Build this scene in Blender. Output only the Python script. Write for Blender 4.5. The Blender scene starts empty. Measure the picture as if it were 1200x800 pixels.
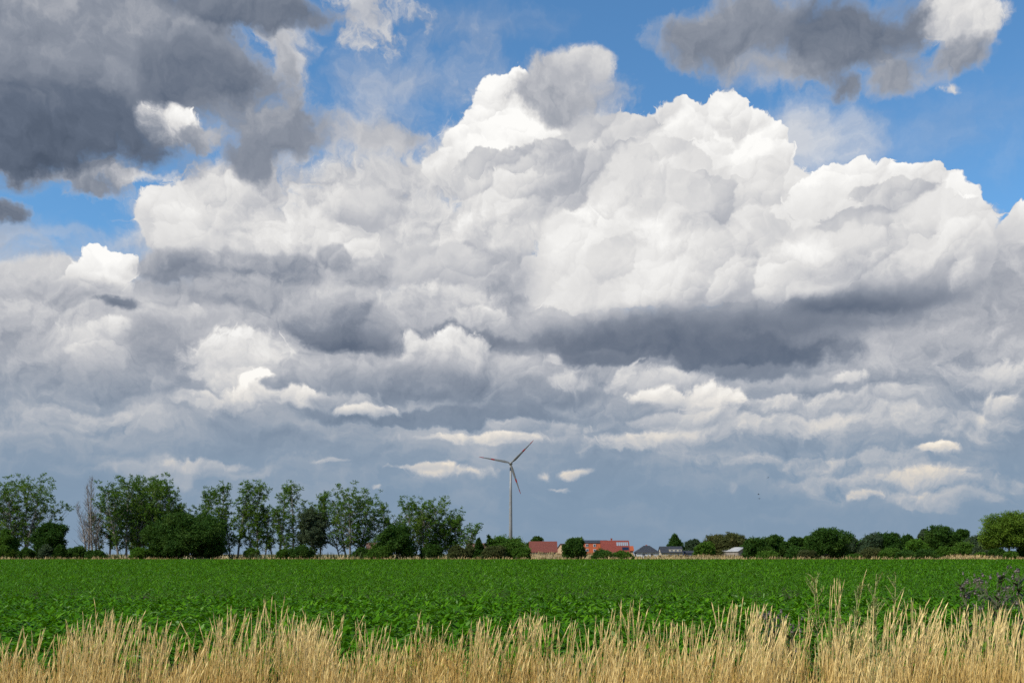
import bpy, math, random
from math import radians, sin, cos, tan, atan2, pi

# ------------------------------------------------------------------ camera
sc = bpy.context.scene
C = sc.collection
F = 1177.0            # focal length in photograph pixels (1200 wide)
HY = 649.0            # row of the horizon in the photograph
CAM_H = 1.65
cd = bpy.data.cameras.new('camera')
cam = bpy.data.objects.new('camera', cd)
C.objects.link(cam)
cam.location = (0, 0, CAM_H)
cam.rotation_euler = (radians(90), 0, 0)
cd.sensor_width = 36.0
cd.lens = 36.0 * F / 1200.0
cd.shift_y = (HY - 400.0) / 1200.0
cd.clip_start = 0.1
cd.clip_end = 30000.0
sc.camera = cam

sc.view_settings.view_transform = 'Standard'
sc.view_settings.look = 'None'
sc.view_settings.exposure = 0.0
sc.view_settings.gamma = 1.0
sc.view_settings.use_curve_mapping = False
cy = sc.cycles
cy.use_denoising = False
cy.max_bounces = 5
cy.diffuse_bounces = 2
cy.glossy_bounces = 2
cy.transmission_bounces = 3
cy.transparent_max_bounces = 8
cy.use_adaptive_sampling = True
cy.adaptive_threshold = 0.012
cy.adaptive_min_samples = 8

SUN_EL, SUN_AZ = radians(46), radians(-125)     # sun behind the viewer's left shoulder; azimuth from +Y to +X

# ------------------------------------------------------------------ sky
SU = 11.77
def PX(x, y):
    """azimuth / elevation (in units of 1/11.77 rad) of the direction seen at photograph pixel x, y"""
    vx, vz = (x - 600.0) / F, (HY - y) / F
    return atan2(vx, 1.0) * SU, math.asin(vz / math.sqrt(1 + vx * vx + vz * vz)) * SU

def lin(r, g, b):
    f = lambda c: (c / 255.0 / 12.92) if c / 255.0 <= 0.04045 else ((c / 255.0 + 0.055) / 1.055) ** 2.4
    return (f(r), f(g), f(b), 1.0)

world = bpy.data.worlds.new('World')
sc.world = world
world.use_nodes = True
wt = world.node_tree
wt.nodes.clear()
WL = wt.links
try:
    world.cycles.sampling_method = 'NONE'
except Exception:
    pass

class NB:
    """small helper to write node trees as expressions"""
    def __init__(s, tree): s.t = tree; s.L = tree.links
    def new(s, typ, **kw):
        n = s.t.nodes.new(typ)
        for k, v in kw.items(): setattr(n, k, v)
        return n
    def put(s, sock, v):
        if isinstance(v, bpy.types.NodeSocket): s.L.new(v, sock)
        else: sock.default_value = v
    def m(s, op, a, b=None, c=None, clamp=False):
        n = s.new('ShaderNodeMath', operation=op); n.use_clamp = clamp
        s.put(n.inputs[0], a)
        if b is not None: s.put(n.inputs[1], b)
        if c is not None: s.put(n.inputs[2], c)
        return n.outputs[0]
    def vm(s, op, a, b=None, c=None, out=0):
        n = s.new('ShaderNodeVectorMath', operation=op)
        s.put(n.inputs[0], a)
        if b is not None: s.put(n.inputs[3 if op == 'SCALE' else 1], b)
        if c is not None: s.put(n.inputs[2], c)
        return n.outputs[out]
    def sstep(s, v, a, b, lo=0.0, hi=1.0, smooth=True):
        n = s.new('ShaderNodeMapRange'); n.interpolation_type = 'SMOOTHSTEP' if smooth else 'LINEAR'
        n.clamp = True
        s.put(n.inputs[0], v); s.put(n.inputs[1], a); s.put(n.inputs[2], b); s.put(n.inputs[3], lo); s.put(n.inputs[4], hi)
        return n.outputs[0]
    def noise(s, v, scale, detail=4, rough=0.55, dim='2D', out=0, dist=0.0, lac=2.0):
        n = s.new('ShaderNodeTexNoise'); n.noise_dimensions = dim
        s.put(n.inputs['Vector'], v); n.inputs['Scale'].default_value = scale
        n.inputs['Detail'].default_value = detail; n.inputs['Roughness'].default_value = rough
        n.inputs['Distortion'].default_value = dist; n.inputs['Lacunarity'].default_value = lac
        return n.outputs[out]
    def voro(s, v, scale, detail=0, rough=0.5, dim='2D', lac=2.0, feature='F1'):
        n = s.new('ShaderNodeTexVoronoi'); n.voronoi_dimensions = dim; n.feature = feature
        n.normalize = True
        s.put(n.inputs['Vector'], v); n.inputs['Scale'].default_value = scale
        n.inputs['Detail'].default_value = detail; n.inputs['Roughness'].default_value = rough
        n.inputs['Lacunarity'].default_value = lac
        return n.outputs['Distance']
    def mixf(s, f, a, b):
        n = s.new('ShaderNodeMix', data_type='FLOAT'); n.clamp_factor = True
        s.put(n.inputs[0], f); s.put(n.inputs[2], a); s.put(n.inputs[3], b)
        return n.outputs[0]
    def mixc(s, f, a, b, blend='MIX'):
        n = s.new('ShaderNodeMix', data_type='RGBA', blend_type=blend); n.clamp_factor = True
        s.put(n.inputs[0], f); s.put(n.inputs[6], a); s.put(n.inputs[7], b)
        return n.outputs[2]
    def mixv(s, f, a, b):
        n = s.new('ShaderNodeMix', data_type='VECTOR'); n.clamp_factor = True
        s.put(n.inputs[0], f); s.put(n.inputs[4], a); s.put(n.inputs[5], b)
        return n.outputs[1]
    def xyz(s, x=0.0, y=0.0, z=0.0):
        n = s.new('ShaderNodeCombineXYZ')
        s.put(n.inputs[0], x); s.put(n.inputs[1], y); s.put(n.inputs[2], z)
        return n.outputs[0]
    def sep(s, v):
        n = s.new('ShaderNodeSeparateXYZ'); s.put(n.inputs[0], v)
        return n.outputs
    def ramp(s, f, stops, interp='LINEAR'):
        n = s.new('ShaderNodeValToRGB'); n.color_ramp.interpolation = interp
        el = n.color_ramp.elements
        while len(el) < len(stops): el.new(0.5)
        for e, (p, c) in zip(el, stops): e.position = p; e.color = c
        s.put(n.inputs[0], f)
        return n.outputs[0]

def puff_group():
    """node group that lays one cloud mass over what is behind it"""
    g = bpy.data.node_groups.new('cloud mass', 'ShaderNodeTree')
    I = g.interface
    for nm, ty in (('co', 'V'), ('noise', 'F'), ('relief', 'F'), ('tone', 'F'), ('cover', 'F'), ('location', 'V'), ('turn', 'V'),
                   ('size', 'V'), ('amp', 'F'), ('edge', 'F'), ('op', 'F'), ('rel', 'F'), ('slope', 'F'), ('mid', 'F'), ('foot0', 'F'), ('foot1', 'F')):
        I.new_socket(nm, in_out='INPUT', socket_type='NodeSocketVector' if ty == 'V' else 'NodeSocketFloat')
    I.new_socket('tone', in_out='OUTPUT', socket_type='NodeSocketFloat')
    I.new_socket('cover', in_out='OUTPUT', socket_type='NodeSocketFloat')
    n = NB(g)
    gi = n.new('NodeGroupInput').outputs
    go = n.new('NodeGroupOutput')
    co = n.vm('MULTIPLY_ADD', gi[3], (1e-7, 1e-7, 0), gi[0])      # keeps the renderer working through the masses in order
    mp = n.new('ShaderNodeMapping', vector_type='TEXTURE')
    n.put(mp.inputs[0], co); n.put(mp.inputs[1], gi[5]); n.put(mp.inputs[2], gi[6]); n.put(mp.inputs[3], gi[7])
    p = mp.outputs[0]
    ln = n.vm('LENGTH', p, out=1)
    h = n.m('SUBTRACT', n.m('MULTIPLY_ADD', gi[1], gi[8], 1.0), ln)
    a = n.sstep(h, 0.0, gi[9], 0.0, gi[10])
    ly = n.vm('DOT_PRODUCT', p, (0.0, 1.0, 0.0), out=1)
    a = n.m('MULTIPLY', a, n.sstep(ly, gi[14], gi[15]))
    t = n.m('MULTIPLY_ADD', ly, gi[12], gi[13])
    t = n.m('MULTIPLY_ADD', gi[2], gi[11], t)
    n.put(go.inputs[0], n.mixf(a, gi[3], t))
    n.put(go.inputs[1], n.mixf(a, gi[4], 1.0))
    return g

def build_sky():
    n = NB(wt)
    G = puff_group()
    tc = n.new('ShaderNodeTexCoord').outputs['Generated']
    x, y, z = n.sep(tc)[:3]
    U = n.m('MULTIPLY', n.m('ARCTAN2', x, y), SU)
    V = n.m('MULTIPLY', n.m('ARCSINE', z), SU)
    q0 = n.xyz(U, V)
    # turbulence that bends every outline
    w1 = n.vm('SUBTRACT', n.noise(q0, 1.1, 5, 0.6, out=1), (0.5, 0.5, 0.5))
    w2 = n.vm('SUBTRACT', n.noise(n.vm('ADD', q0, (31.7, 12.3, 0)), 4.0, 3, 0.55, out=1), (0.5, 0.5, 0.5))
    q = n.vm('MULTIPLY_ADD', w1, (0.42, 0.30, 0), q0)
    qs = n.vm('MULTIPLY_ADD', w1, (0.95, 0.60, 0), q0)           # strongly torn, for the ragged clouds
    qb = n.vm('MULTIPLY_ADD', w2, (0.16, 0.16, 0), q)
    # billows: three sizes of rounded heads; each head is a ball lit from the upper left
    LX, LY = -0.55, 0.84
    def heads(scale, co, sm):
        v = n.new('ShaderNodeTexVoronoi'); v.voronoi_dimensions = '2D'; v.feature = 'SMOOTH_F1'
        n.put(v.inputs['Vector'], co); v.inputs['Scale'].default_value = scale; v.inputs['Smoothness'].default_value = sm
        lv = n.vm('SCALE', n.vm('SUBTRACT', co, v.outputs['Position']), scale)
        d2 = n.vm('DOT_PRODUCT', lv, lv, out=1)
        return lv, d2
    l1, d1 = heads(0.80, qb, .18)
    qc = n.vm('MULTIPLY_ADD', l1, (0.07, 0.07, 0), qb)
    l2, d2 = heads(2.2, qc, .20)
    qd = n.vm('MULTIPLY_ADD', l2, (0.02, 0.02, 0), qc)
    l3, d3 = heads(5.6, qd, .18)
    d1, d2, d3 = (n.m('MINIMUM', d_, 0.42) for d_ in (d1, d2, d3))
    H = n.m('MULTIPLY_ADD', d1, -0.9, 0.40)
    H = n.m('MULTIPLY_ADD', d2, -0.50, H)
    B = n.m('MULTIPLY_ADD', d3, -0.24, H)                        # + on a head, - in a crease
    ls = n.vm('MULTIPLY_ADD', l2, (0.66, 0.66, 0), l1)
    ls = n.vm('MULTIPLY_ADD', l3, (0.20, 0.20, 0), ls)
    lit = n.vm('DOT_PRODUCT', ls, (LX, LY, 0), out=1)
    lit = n.m('MULTIPLY_ADD', n.m('ADD', B, 0.16), 0.6, lit)
    fb0 = n.noise(qs, 1.6, 8, 0.58)
    FB = n.m('MULTIPLY', n.m('SUBTRACT', fb0, 0.5), 2.0)
    fb1 = n.noise(n.vm('ADD', qs, (-0.05, 0.09, 0)), 1.6, 6, 0.54)
    frel = n.m('MULTIPLY', n.m('SUBTRACT', fb0, fb1), 7.0)
    vary = n.sstep(n.noise(n.vm('ADD', q0, (7.1, 3.3, 0)), 0.9, 2, 0.5), 0.36, 0.66, 0.35, 1.45)
    lit = n.m('MAXIMUM', n.m('MINIMUM', n.m('MULTIPLY', lit, vary), 0.62), -0.75)
    relief = n.m('MULTIPLY_ADD', frel, 0.20, lit)
    # stretched noise for the layers that are seen edge-on near the horizon
    st = n.noise(n.vm('MULTIPLY', qs, (0.55, 2.1, 0)), 1.0, 8, 0.56)
    st = n.m('MULTIPLY', n.m('SUBTRACT', st, 0.5), 2.0)
    SOFT = n.m('MULTIPLY_ADD', B, 0.85, n.m('MULTIPLY', FB, 0.7))
    SREL = n.m('MULTIPLY_ADD', lit, 0.75, n.m('MULTIPLY', frel, 0.6))
    WARP = {'b': 28, 'f': 50, 'm': 22, 's': 50}

    # overcast that thickens towards the horizon
    edge = n.m('MULTIPLY_ADD', FB, 0.55, V)
    a0 = n.sstep(n.m('MULTIPLY_ADD', U, -0.01, edge), 3.55, 2.75)
    t0 = n.m('MULTIPLY_ADD', st, n.sstep(V, 0.3, 1.8, 0.05, 0.24), 0.50)
    t0 = n.m('MULTIPLY_ADD', frel, n.sstep(V, 0.3, 1.8, 0.01, 0.05), t0)
    t0 = n.m('ADD', t0, n.sstep(V, 0.0, 3.4, 0.0, 0.12))
    low = n.sstep(V, 2.5, 0.5, 0.0, 0.85)

    sky = n.new('ShaderNodeTexSky', sky_type='NISHITA')
    sky.sun_disc = False
    sky.sun_elevation = SUN_EL
    sky.sun_rotation = SUN_AZ
    sky.altitude = 60; sky.air_density = 1.0; sky.dust_density = 0.4; sky.ozone_density = 2.5
    blue = n.vm('MULTIPLY', sky.outputs[0], (0.78 * SKY_STRENGTH, 1.21 * SKY_STRENGTH, 1.40 * SKY_STRENGTH))

    shared = [('q', q, 'V'), ('qs', qs, 'V'), ('qb', qb, 'V'), ('B', B, 'F'), ('relief', relief, 'F'), ('FB', FB, 'F'), ('frel', frel, 'F'),
              ('SOFT', SOFT, 'F'), ('SREL', SREL, 'F'), ('st', st, 'F'), ('t0', t0, 'F'), ('a0', a0, 'F'), ('low', low, 'F'), ('blue', blue, 'V')]
    tmpl = bpy.data.node_groups.new('sky patch', 'ShaderNodeTree')
    for nm, _, ty in shared:
        tmpl.interface.new_socket(nm, in_out='INPUT', socket_type='NodeSocketVector' if ty == 'V' else 'NodeSocketFloat')
    tmpl.interface.new_socket('sky', in_out='OUTPUT', socket_type='NodeSocketShader')
    def tile(puffs):
        T = tmpl.copy()
        k_ = NB(T)
        gi = dict(zip([x_[0] for x_ in shared], k_.new('NodeGroupInput').outputs))
        NS = {'b': ('B', 'relief', 'qb'), 'f': ('FB', 'frel', 'qs'), 'm': ('SOFT', 'SREL', 'q'), 's': ('st', 'frel', 'qs')}
        t, a = gi['t0'], gi['a0']
        for pf in puffs:
            (px, py, rx, ry, top, bot), k = pf[:6], (pf[6] if len(pf) > 6 else {})
            kind = k.get('kind', 'b')
            foot = k.get('foot', (-9, -8))
            g = k_.new('ShaderNodeGroup'); g.node_tree = G
            i = g.inputs
            for s_, v in zip(i, (gi[NS[kind][2]], gi[NS[kind][0]], gi[NS[kind][1]], t, a)): k_.put(s_, v)
            u, v = PX(px, py)
            i[5].default_value = (u, v, 0); i[6].default_value = (0, 0, radians(k.get('rot', 0)))
            i[7].default_value = (rx / 100.0, ry / 100.0, 1)
            for j, val in zip(range(8, 16), (k.get('amp', .5), k.get('edge', .12), k.get('op', 1.0), k.get('rel', .08),
                                             (top - bot) * .5, (top + bot) * .5, foot[0], foot[1])):
                i[j].default_value = val
            t, a = g.outputs[0], g.outputs[1]
        col = k_.ramp(t, HIGH_TONES)
        # air: low clouds are seen through kilometres of it, and take its blue
        lowcol = k_.ramp(t, LOW_TONES)
        col = k_.mixc(gi['low'], col, lowcol)
        bg = k_.new('ShaderNodeBackground')
        k_.put(bg.inputs[0], k_.mixc(a, gi['blue'], col)); bg.inputs[1].default_value = 1.0
        k_.put(k_.new('NodeGroupOutput').inputs[0], bg.outputs[0])
        g = n.new('ShaderNodeGroup'); g.node_tree = T
        for s_, x_ in zip(g.inputs, shared): n.put(s_, x_[1])
        return g.outputs[0]
    def choose(fac, s0, s1):
        ms = n.new('ShaderNodeMixShader')
        n.put(ms.inputs[0], fac); WL.new(s0, ms.inputs[1]); WL.new(s1, ms.inputs[2])
        return ms.outputs[0]
    # the sky is worked out in patches, each with only the clouds that reach it
    def reach(pf):
        (px, py, rx, ry), k = pf[:4], (pf[6] if len(pf) > 6 else {})
        kd = k.get('kind', 'b'); e = 1 + k.get('amp', .5) * {'b': .40, 'f': .62, 'm': .62, 's': .62}[kd]
        if k.get('rot'): rx = ry = max(rx, ry)
        (u, v), w = PX(px, py), WARP[kd] / 100.0
        return u - rx * e / 100 - w, u + rx * e / 100 + w, v - ry * e / 100 - w, v + ry * e / 100 + w
    R = [(pf, reach(pf)) for pf in PUFFS]
    us = [-9, -3.6, -1.9, 0.3, 2.4, 9]
    vs = [0.0, 1.25, 2.0, 2.8, 3.7, 4.6, 7.5]
    def row(u0, u1):
        s = None
        for v0, v1 in zip(vs, vs[1:]):
            mine = [pf for pf, r in R if r[1] > u0 and r[0] < u1 and r[3] > v0 and r[2] < v1]
            t = tile(mine)
            s = t if s is None else choose(n.m('GREATER_THAN', V, v0), s, t)
        return s
    s = None
    for u0, u1 in zip(us, us[1:]):
        r = row(u0, u1)
        s = r if s is None else choose(n.m('GREATER_THAN', U, u0), s, r)
    inside = n.m('MULTIPLY', n.m('LESS_THAN', n.m('ABSOLUTE', U), 9.0), n.m('MULTIPLY', n.m('GREATER_THAN', V, 0.0), n.m('LESS_THAN', V, 7.5)))
    s = choose(inside, tile([]), s)
    out = n.new('ShaderNodeOutputWorld')
    WL.new(s, out.inputs[0])
SKY_STRENGTH = 0.114
HIGH_TONES = [
    (0.00, lin(62, 74, 92)), (0.20, lin(98, 109, 127)), (0.42, lin(140, 147, 160)),
    (0.62, lin(186, 188, 194)), (0.80, lin(224, 223, 222)), (1.00, lin(254, 253, 250))]
LOW_TONES = [
    (0.00, lin(92, 118, 150)), (0.30, lin(106, 133, 160)), (0.50, lin(124, 150, 175)),
    (0.70, lin(176, 182, 190)), (0.88, lin(226, 214, 196)), (1.0, lin(246, 234, 212))]
S = dict
PUFFS = [
    # thin high veils
    (470, 100, 180, 75, .76, .70, S(kind='f', amp=.8, edge=1.5, op=0.68, rel=.03)),
    (560, 30, 170, 34, .74, .70, S(kind='f', amp=.9, edge=1.6, op=0.30, rel=.03)),
    (1090, 150, 190, 70, .74, .70, S(kind='f', amp=.8, edge=1.6, op=0.26, rel=.03)),
    (950, 168, 85, 62, 0.88, 0.80, S(kind='f', amp=0.375, edge=0.81, op=0.8, rel=0.02)),
    (60, 270, 150, 12, .66, .62, S(kind='s', amp=1.0, edge=1.2, op=.35, rel=.03)),
    (45, 330, 115, 32, .74, .60, S(kind='f', amp=.5, edge=.4, rel=.05)),
    (428, 24, 50, 36, 0.74, 0.66, S(kind='f', amp=2.0, edge=0.81, op=0.9)),
    (318, 62, 60, 60, 0.74, 0.62, S(kind='f', amp=1.25, edge=0.81, op=0.95)),
    # far banks between the towers and the horizon
    (1190, 340, 120, 70, .56, .48, S(kind='f', amp=.4, edge=.5, rel=.06)),
    (1150, 430, 190, 80, 0.64, 0.46, S(kind='f', amp=0.8, edge=0.7, rel=0.1)),
    (140, 410, 280, 90, 0.66, 0.44, S(kind='f', amp=0.7, edge=0.6, rel=0.1)),
    (380, 300, 230, 90, .76, .56, S(kind='m', amp=.5, edge=.5, rel=.10)),
    (1000, 520, 260, 40, 0.60, 0.46, S(kind='s', amp=1.1, edge=0.9, op=0.8, rel=0.1)),
    (900, 500, 160, 24, 0.86, 0.60, S(kind='s', amp=1.2, edge=0.6, op=0.8, rel=0.1)),
    (1060, 560, 110, 22, 0.74, 0.56, S(kind='s', amp=1.4, edge=0.6, op=0.7, rel=0.12)),
    (1100, 585, 60, 10, 0.74, 0.60, S(kind='s', amp=1.2, edge=0.6, op=0.7, rel=0.1)),
    (1010, 560, 40, 10, 0.78, 0.60, S(kind='s', amp=1.0, edge=0.6, op=0.7, rel=0.1)),
    (200, 552, 130, 12, 0.70, 0.60, S(kind='s', amp=1.0, edge=0.8, op=0.75, rel=0.06)),
    (80, 490, 150, 16, 0.70, 0.52, S(kind='s', amp=1.2, edge=0.7, op=0.8, rel=0.1)),
    (240, 475, 50, 12, 0.84, 0.60, S(kind='s', amp=0.9, edge=0.5, op=0.9, rel=0.1)),
    # back of the great tower
    (610, 190, 150, 75, 0.78, 0.67, S(kind='m', edge=0.51, amp=0.8, rel=0.15)),
    (500, 205, 60, 26, 0.74, 0.63, S(kind='m', edge=0.51, amp=0.8, rel=0.15)),
    (620, 150, 62, 44, 0.94, 0.74, S(edge=0.12, rel=0.16, amp=0.55)),
    (578, 128, 22, 24, 0.94, 0.78, S(edge=0.144, rel=0.16, amp=0.55)),
    (584, 100, 25, 16, 0.98, 0.84, S(edge=0.144, rel=0.16, amp=0.55)),
    (608, 87, 14, 9, 0.98, 0.88, S(edge=0.216, rel=0.16, amp=0.55)),
    (570, 150, 32, 22, 0.96, 0.74, S(edge=0.144, rel=0.16, amp=0.55)),
    (640, 140, 24, 20, 0.98, 0.76, S(edge=0.144, rel=0.16, amp=0.55)),
    (545, 170, 26, 20, 0.98, 0.72, S(edge=0.144, rel=0.16, amp=0.55)),
    (600, 165, 50, 28, 0.96, 0.74, S(edge=0.12, rel=0.16, amp=0.55)),
    (518, 196, 30, 20, 1.00, 0.74, S(edge=0.144, rel=0.16, amp=0.55)),
    (565, 190, 40, 26, 0.94, 0.72, S(edge=0.144, rel=0.16, amp=0.55)),
    (848, 132, 30, 22, 0.98, 0.74, S(edge=0.096, rel=0.16, amp=0.55)),
    (800, 148, 50, 26, 0.94, 0.74, S(edge=0.12, rel=0.16, amp=0.55)),
    (876, 150, 30, 22, 0.96, 0.74, S(edge=0.096, rel=0.16, amp=0.55)),
    (905, 160, 24, 22, 0.96, 0.68, S(edge=0.096, rel=0.16, amp=0.55)),
    (918, 184, 22, 18, 0.94, 0.66, S(edge=0.108, rel=0.16, amp=0.55)),
    (828, 160, 42, 26, 0.94, 0.76, S(edge=0.096, rel=0.16, amp=0.55)),
    (770, 168, 60, 30, 0.90, 0.76, S(edge=0.096, rel=0.16, amp=0.55)),
    (885, 185, 40, 26, 0.94, 0.70, S(edge=0.096, rel=0.16, amp=0.55)),
    (730, 170, 62, 32, 0.76, 0.86, S(edge=0.096, rel=0.16, amp=0.55)),
    (690, 175, 40, 30, 0.70, 0.86, S(edge=0.096, rel=0.16, amp=0.55)),
    (640, 200, 44, 30, 0.62, 0.79, S(edge=0.12, rel=0.16, amp=0.55)),
    (588, 214, 54, 34, 0.60, 0.79, S(edge=0.096, rel=0.16, amp=0.55)),
    (605, 207, 46, 8, 0.56, 0.55, S(kind='f', edge=0.81, amp=0.875)),
    (840, 195, 66, 34, 0.92, 0.76, S(edge=0.096, rel=0.16, amp=0.55)),
    (780, 200, 62, 36, 0.74, 0.83, S(edge=0.096, rel=0.16, amp=0.55)),
    (880, 222, 62, 34, 0.80, 0.63, S(edge=0.096, rel=0.16, amp=0.55)),
    (720, 215, 60, 42, 0.68, 0.79, S(edge=0.096, rel=0.16, amp=0.55)),
    (620, 245, 90, 40, 0.78, 0.69, S(edge=0.144, rel=0.16, amp=0.55)),
    (690, 250, 62, 45, 0.66, 0.81, S(edge=0.12, rel=0.16, amp=0.55)),
    (830, 238, 56, 32, 0.66, 0.83, S(edge=0.096, rel=0.16, amp=0.55)),
    (770, 250, 76, 46, 0.72, 0.85, S(edge=0.096, rel=0.16, amp=0.55)),
    (905, 255, 66, 36, 0.76, 0.73, S(edge=0.108, rel=0.16, amp=0.55)),
    # right shoulder
    (1202, 264, 26, 24, .86, .62, S(edge=.12, rel=.16, amp=.55)),
    (1008, 212, 52, 20, 0.94, 0.73, S(edge=0.084, rel=0.16, amp=0.55)),
    (1062, 218, 50, 22, 0.94, 0.69, S(edge=0.084, rel=0.16, amp=0.55)),
    (1106, 236, 40, 26, 0.90, 0.65, S(edge=0.096, rel=0.16, amp=0.55)),
    (1126, 258, 28, 28, .92, .64, S(edge=.1, rel=.16, amp=.55)),
    (985, 236, 54, 26, 0.94, 0.71, S(edge=0.084, rel=0.16, amp=0.55)),
    (1040, 245, 60, 26, 0.72, 0.79, S(edge=0.096, rel=0.16, amp=0.55)),
    (1090, 262, 62, 30, 0.74, 0.73, S(edge=0.108, rel=0.16, amp=0.55)),
    (950, 268, 60, 34, 0.88, 0.73, S(edge=0.12, rel=0.16, amp=0.55)),
    (1010, 276, 62, 28, 0.66, 0.75, S(edge=0.12, rel=0.16, amp=0.55)),
    (860, 285, 80, 36, 0.72, 0.81, S(edge=0.108, rel=0.16, amp=0.55)),
    (1080, 296, 76, 34, 0.76, 0.57, S(edge=0.144, rel=0.16, amp=0.55)),
    (1120, 302, 36, 38, .82, .52, S(edge=.14, rel=.16, amp=.55)),
    (1200, 296, 32, 18, .64, .54, S(kind='m', edge=.5, amp=.8, rel=.15)),
    (960, 305, 90, 36, 0.78, 0.67, S(edge=0.144, rel=0.16, amp=0.55)),
    (1040, 320, 95, 26, 0.72, 0.51, S(edge=0.168, rel=0.16, amp=0.55)),
    # left shoulder
    (410, 235, 170, 55, 0.72, 0.66, S(kind='m', edge=0.595, amp=0.8, rel=0.15)),
    (300, 215, 80, 34, 0.70, 0.66, S(kind='m', edge=0.51, amp=0.8, rel=0.15)),
    (262, 248, 62, 36, 0.74, 0.68, S(edge=0.144, rel=0.16, amp=0.55)),
    (210, 262, 42, 34, 0.82, 0.68, S(edge=0.12, rel=0.16, amp=0.55)),
    (240, 278, 52, 32, 0.88, 0.70, S(edge=0.144, rel=0.16, amp=0.55)),
    (340, 270, 90, 42, 0.76, 0.68, S(kind='m', edge=0.51, amp=0.8, rel=0.15)),
    (430, 262, 62, 40, 0.76, 0.72, S(edge=0.18, rel=0.16, amp=0.55)),
    (415, 285, 30, 24, 0.86, 0.74, S(edge=0.18, rel=0.16, amp=0.55)),
    (500, 262, 76, 46, 0.76, 0.66, S(kind='m', edge=0.51, amp=0.8, rel=0.15)),
    (560, 300, 80, 56, 0.80, 0.66, S(kind='m', edge=0.51, amp=0.8, rel=0.15)),
    (590, 330, 36, 46, 0.62, 0.46, S(kind='m', edge=0.68, amp=0.8, rel=0.15)),
    (700, 300, 72, 44, 0.80, 0.84, S(edge=0.12, rel=0.16, amp=0.55)),
    (645, 322, 44, 26, 0.86, 0.74, S(edge=0.144, rel=0.16, amp=0.55)),
    (770, 310, 84, 40, 0.72, 0.88, S(edge=0.12, rel=0.16, amp=0.55)),
    (700, 338, 84, 24, 0.80, 0.78, S(edge=0.144, rel=0.16, amp=0.55)),
    (800, 335, 110, 26, 0.82, 0.76, S(edge=0.168, rel=0.16, amp=0.55)),
    (900, 335, 90, 24, 0.82, 0.68, S(edge=0.168, rel=0.16, amp=0.55)),
    (605, 320, 34, 50, .60, .52, S(kind='m', amp=.8, edge=1.2, op=.8, rel=.12)),
    (850, 300, 60, 26, .70, .74, S(kind='m', amp=.9, edge=.9, op=.7, rel=.14)),
    (720, 325, 40, 12, .68, .72, S(kind='m', amp=.9, edge=.9, op=.7, rel=.14)),
    (940, 290, 44, 22, 1.0, .96, S(kind='m', amp=.9, edge=1.0, op=.7, rel=.10)),
    (780, 270, 60, 26, 1.02, .98, S(kind='m', amp=.9, edge=1.0, op=.7, rel=.10)),
    (690, 250, 34, 24, 1.0, .96, S(kind='m', amp=.9, edge=1.0, op=.7, rel=.10)),
    (620, 130, 44, 30, 1.06, 1.0, S(kind='m', amp=.9, edge=1.0, op=.7, rel=.12)),
    (870, 165, 44, 24, 1.06, 1.0, S(kind='m', amp=.9, edge=1.0, op=.6, rel=.14)),
    (1040, 295, 60, 24, .70, .66, S(kind='m', amp=.9, edge=.9, op=.7, rel=.14)),
    (545, 300, 40, 30, 0.60, 0.52, S(kind='m', amp=.9, edge=.9, op=.6, rel=.14)),
    (655, 190, 40, 13, .60, .70, S(kind='m', amp=.9, edge=.8, op=.8, rel=.14)),
    (745, 225, 34, 30, .66, .74, S(kind='m', amp=.9, edge=.9, op=.7, rel=.14)),
    (815, 262, 44, 16, .66, .74, S(kind='m', amp=.9, edge=.8, op=.7, rel=.14)),
    (1000, 318, 90, 18, .68, .60, S(kind='m', amp=.8, edge=.8, op=.8, rel=.14)),
    # small white head at the left
    (104, 322, 26, 20, 0.96, 0.84, S(edge=0.108, rel=0.16, amp=0.55)),
    (116, 303, 23, 17, 0.98, 0.88, S(edge=0.096, rel=0.16, amp=0.55)),
    (140, 312, 20, 15, 0.97, 0.82, S(edge=0.096, rel=0.16, amp=0.55)),
    (85, 338, 30, 12, 0.90, 0.76, S(edge=0.24, rel=0.16, amp=0.55)),
    (125, 330, 34, 14, 1.00, 0.72, S(kind='m', edge=0.51, amp=0.8, rel=0.15)),
    # shaded bases
    (760, 388, 200, 34, 0.44, 0.22, S(kind='m', amp=0.3, edge=0.896, rel=0.03)),
    (900, 378, 220, 32, 0.46, 0.14, S(kind='m', amp=0.3, edge=0.896, rel=0.03)),
    (1040, 347, 110, 20, 0.60, 0.16, S(kind='m', amp=0.25, edge=0.717, rel=0.04)),
    (985, 358, 90, 14, 0.34, 0.12, S(kind='m', amp=0.3, edge=0.896, rel=0.03)),
    (1128, 322, 16, 26, .84, .52, S(kind='m', edge=0.738, amp=.6, rel=.12)),
    (740, 402, 180, 28, 0.30, 0.18, S(kind='f', amp=0.5, edge=0.632, rel=0.03)),
    (880, 412, 170, 24, 0.24, 0.20, S(kind='f', amp=0.5, edge=0.527, rel=0.03)),
    (690, 424, 90, 14, 0.28, 0.26, S(kind='f', amp=0.6, edge=0.632, rel=0.03)),
    (870, 432, 130, 12, 0.34, 0.34, S(kind='f', amp=0.6, edge=0.632, rel=0.03)),
    (1050, 388, 46, 14, .64, .48, S(kind='f', amp=.7, edge=1.36, rel=.08)),
    (960, 396, 90, 12, .38, .40, S(kind='f', amp=.7, edge=1.53, rel=.05)),
    # middle left
    (200, 315, 46, 16, .66, .44, S(kind='m', amp=.7, edge=.4, rel=.12)),
    (120, 365, 150, 40, .68, .50, S(kind='m', amp=.7, edge=.6, rel=.12)),
    (270, 320, 80, 24, .56, .40, S(kind='m', amp=.7, edge=.4, rel=.13)),
    (335, 318, 60, 18, .52, .40, S(kind='m', amp=.7, edge=.4, rel=.13)),
    (280, 345, 120, 22, .60, .42, S(kind='m', amp=.7, edge=.5, rel=.12)),
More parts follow.
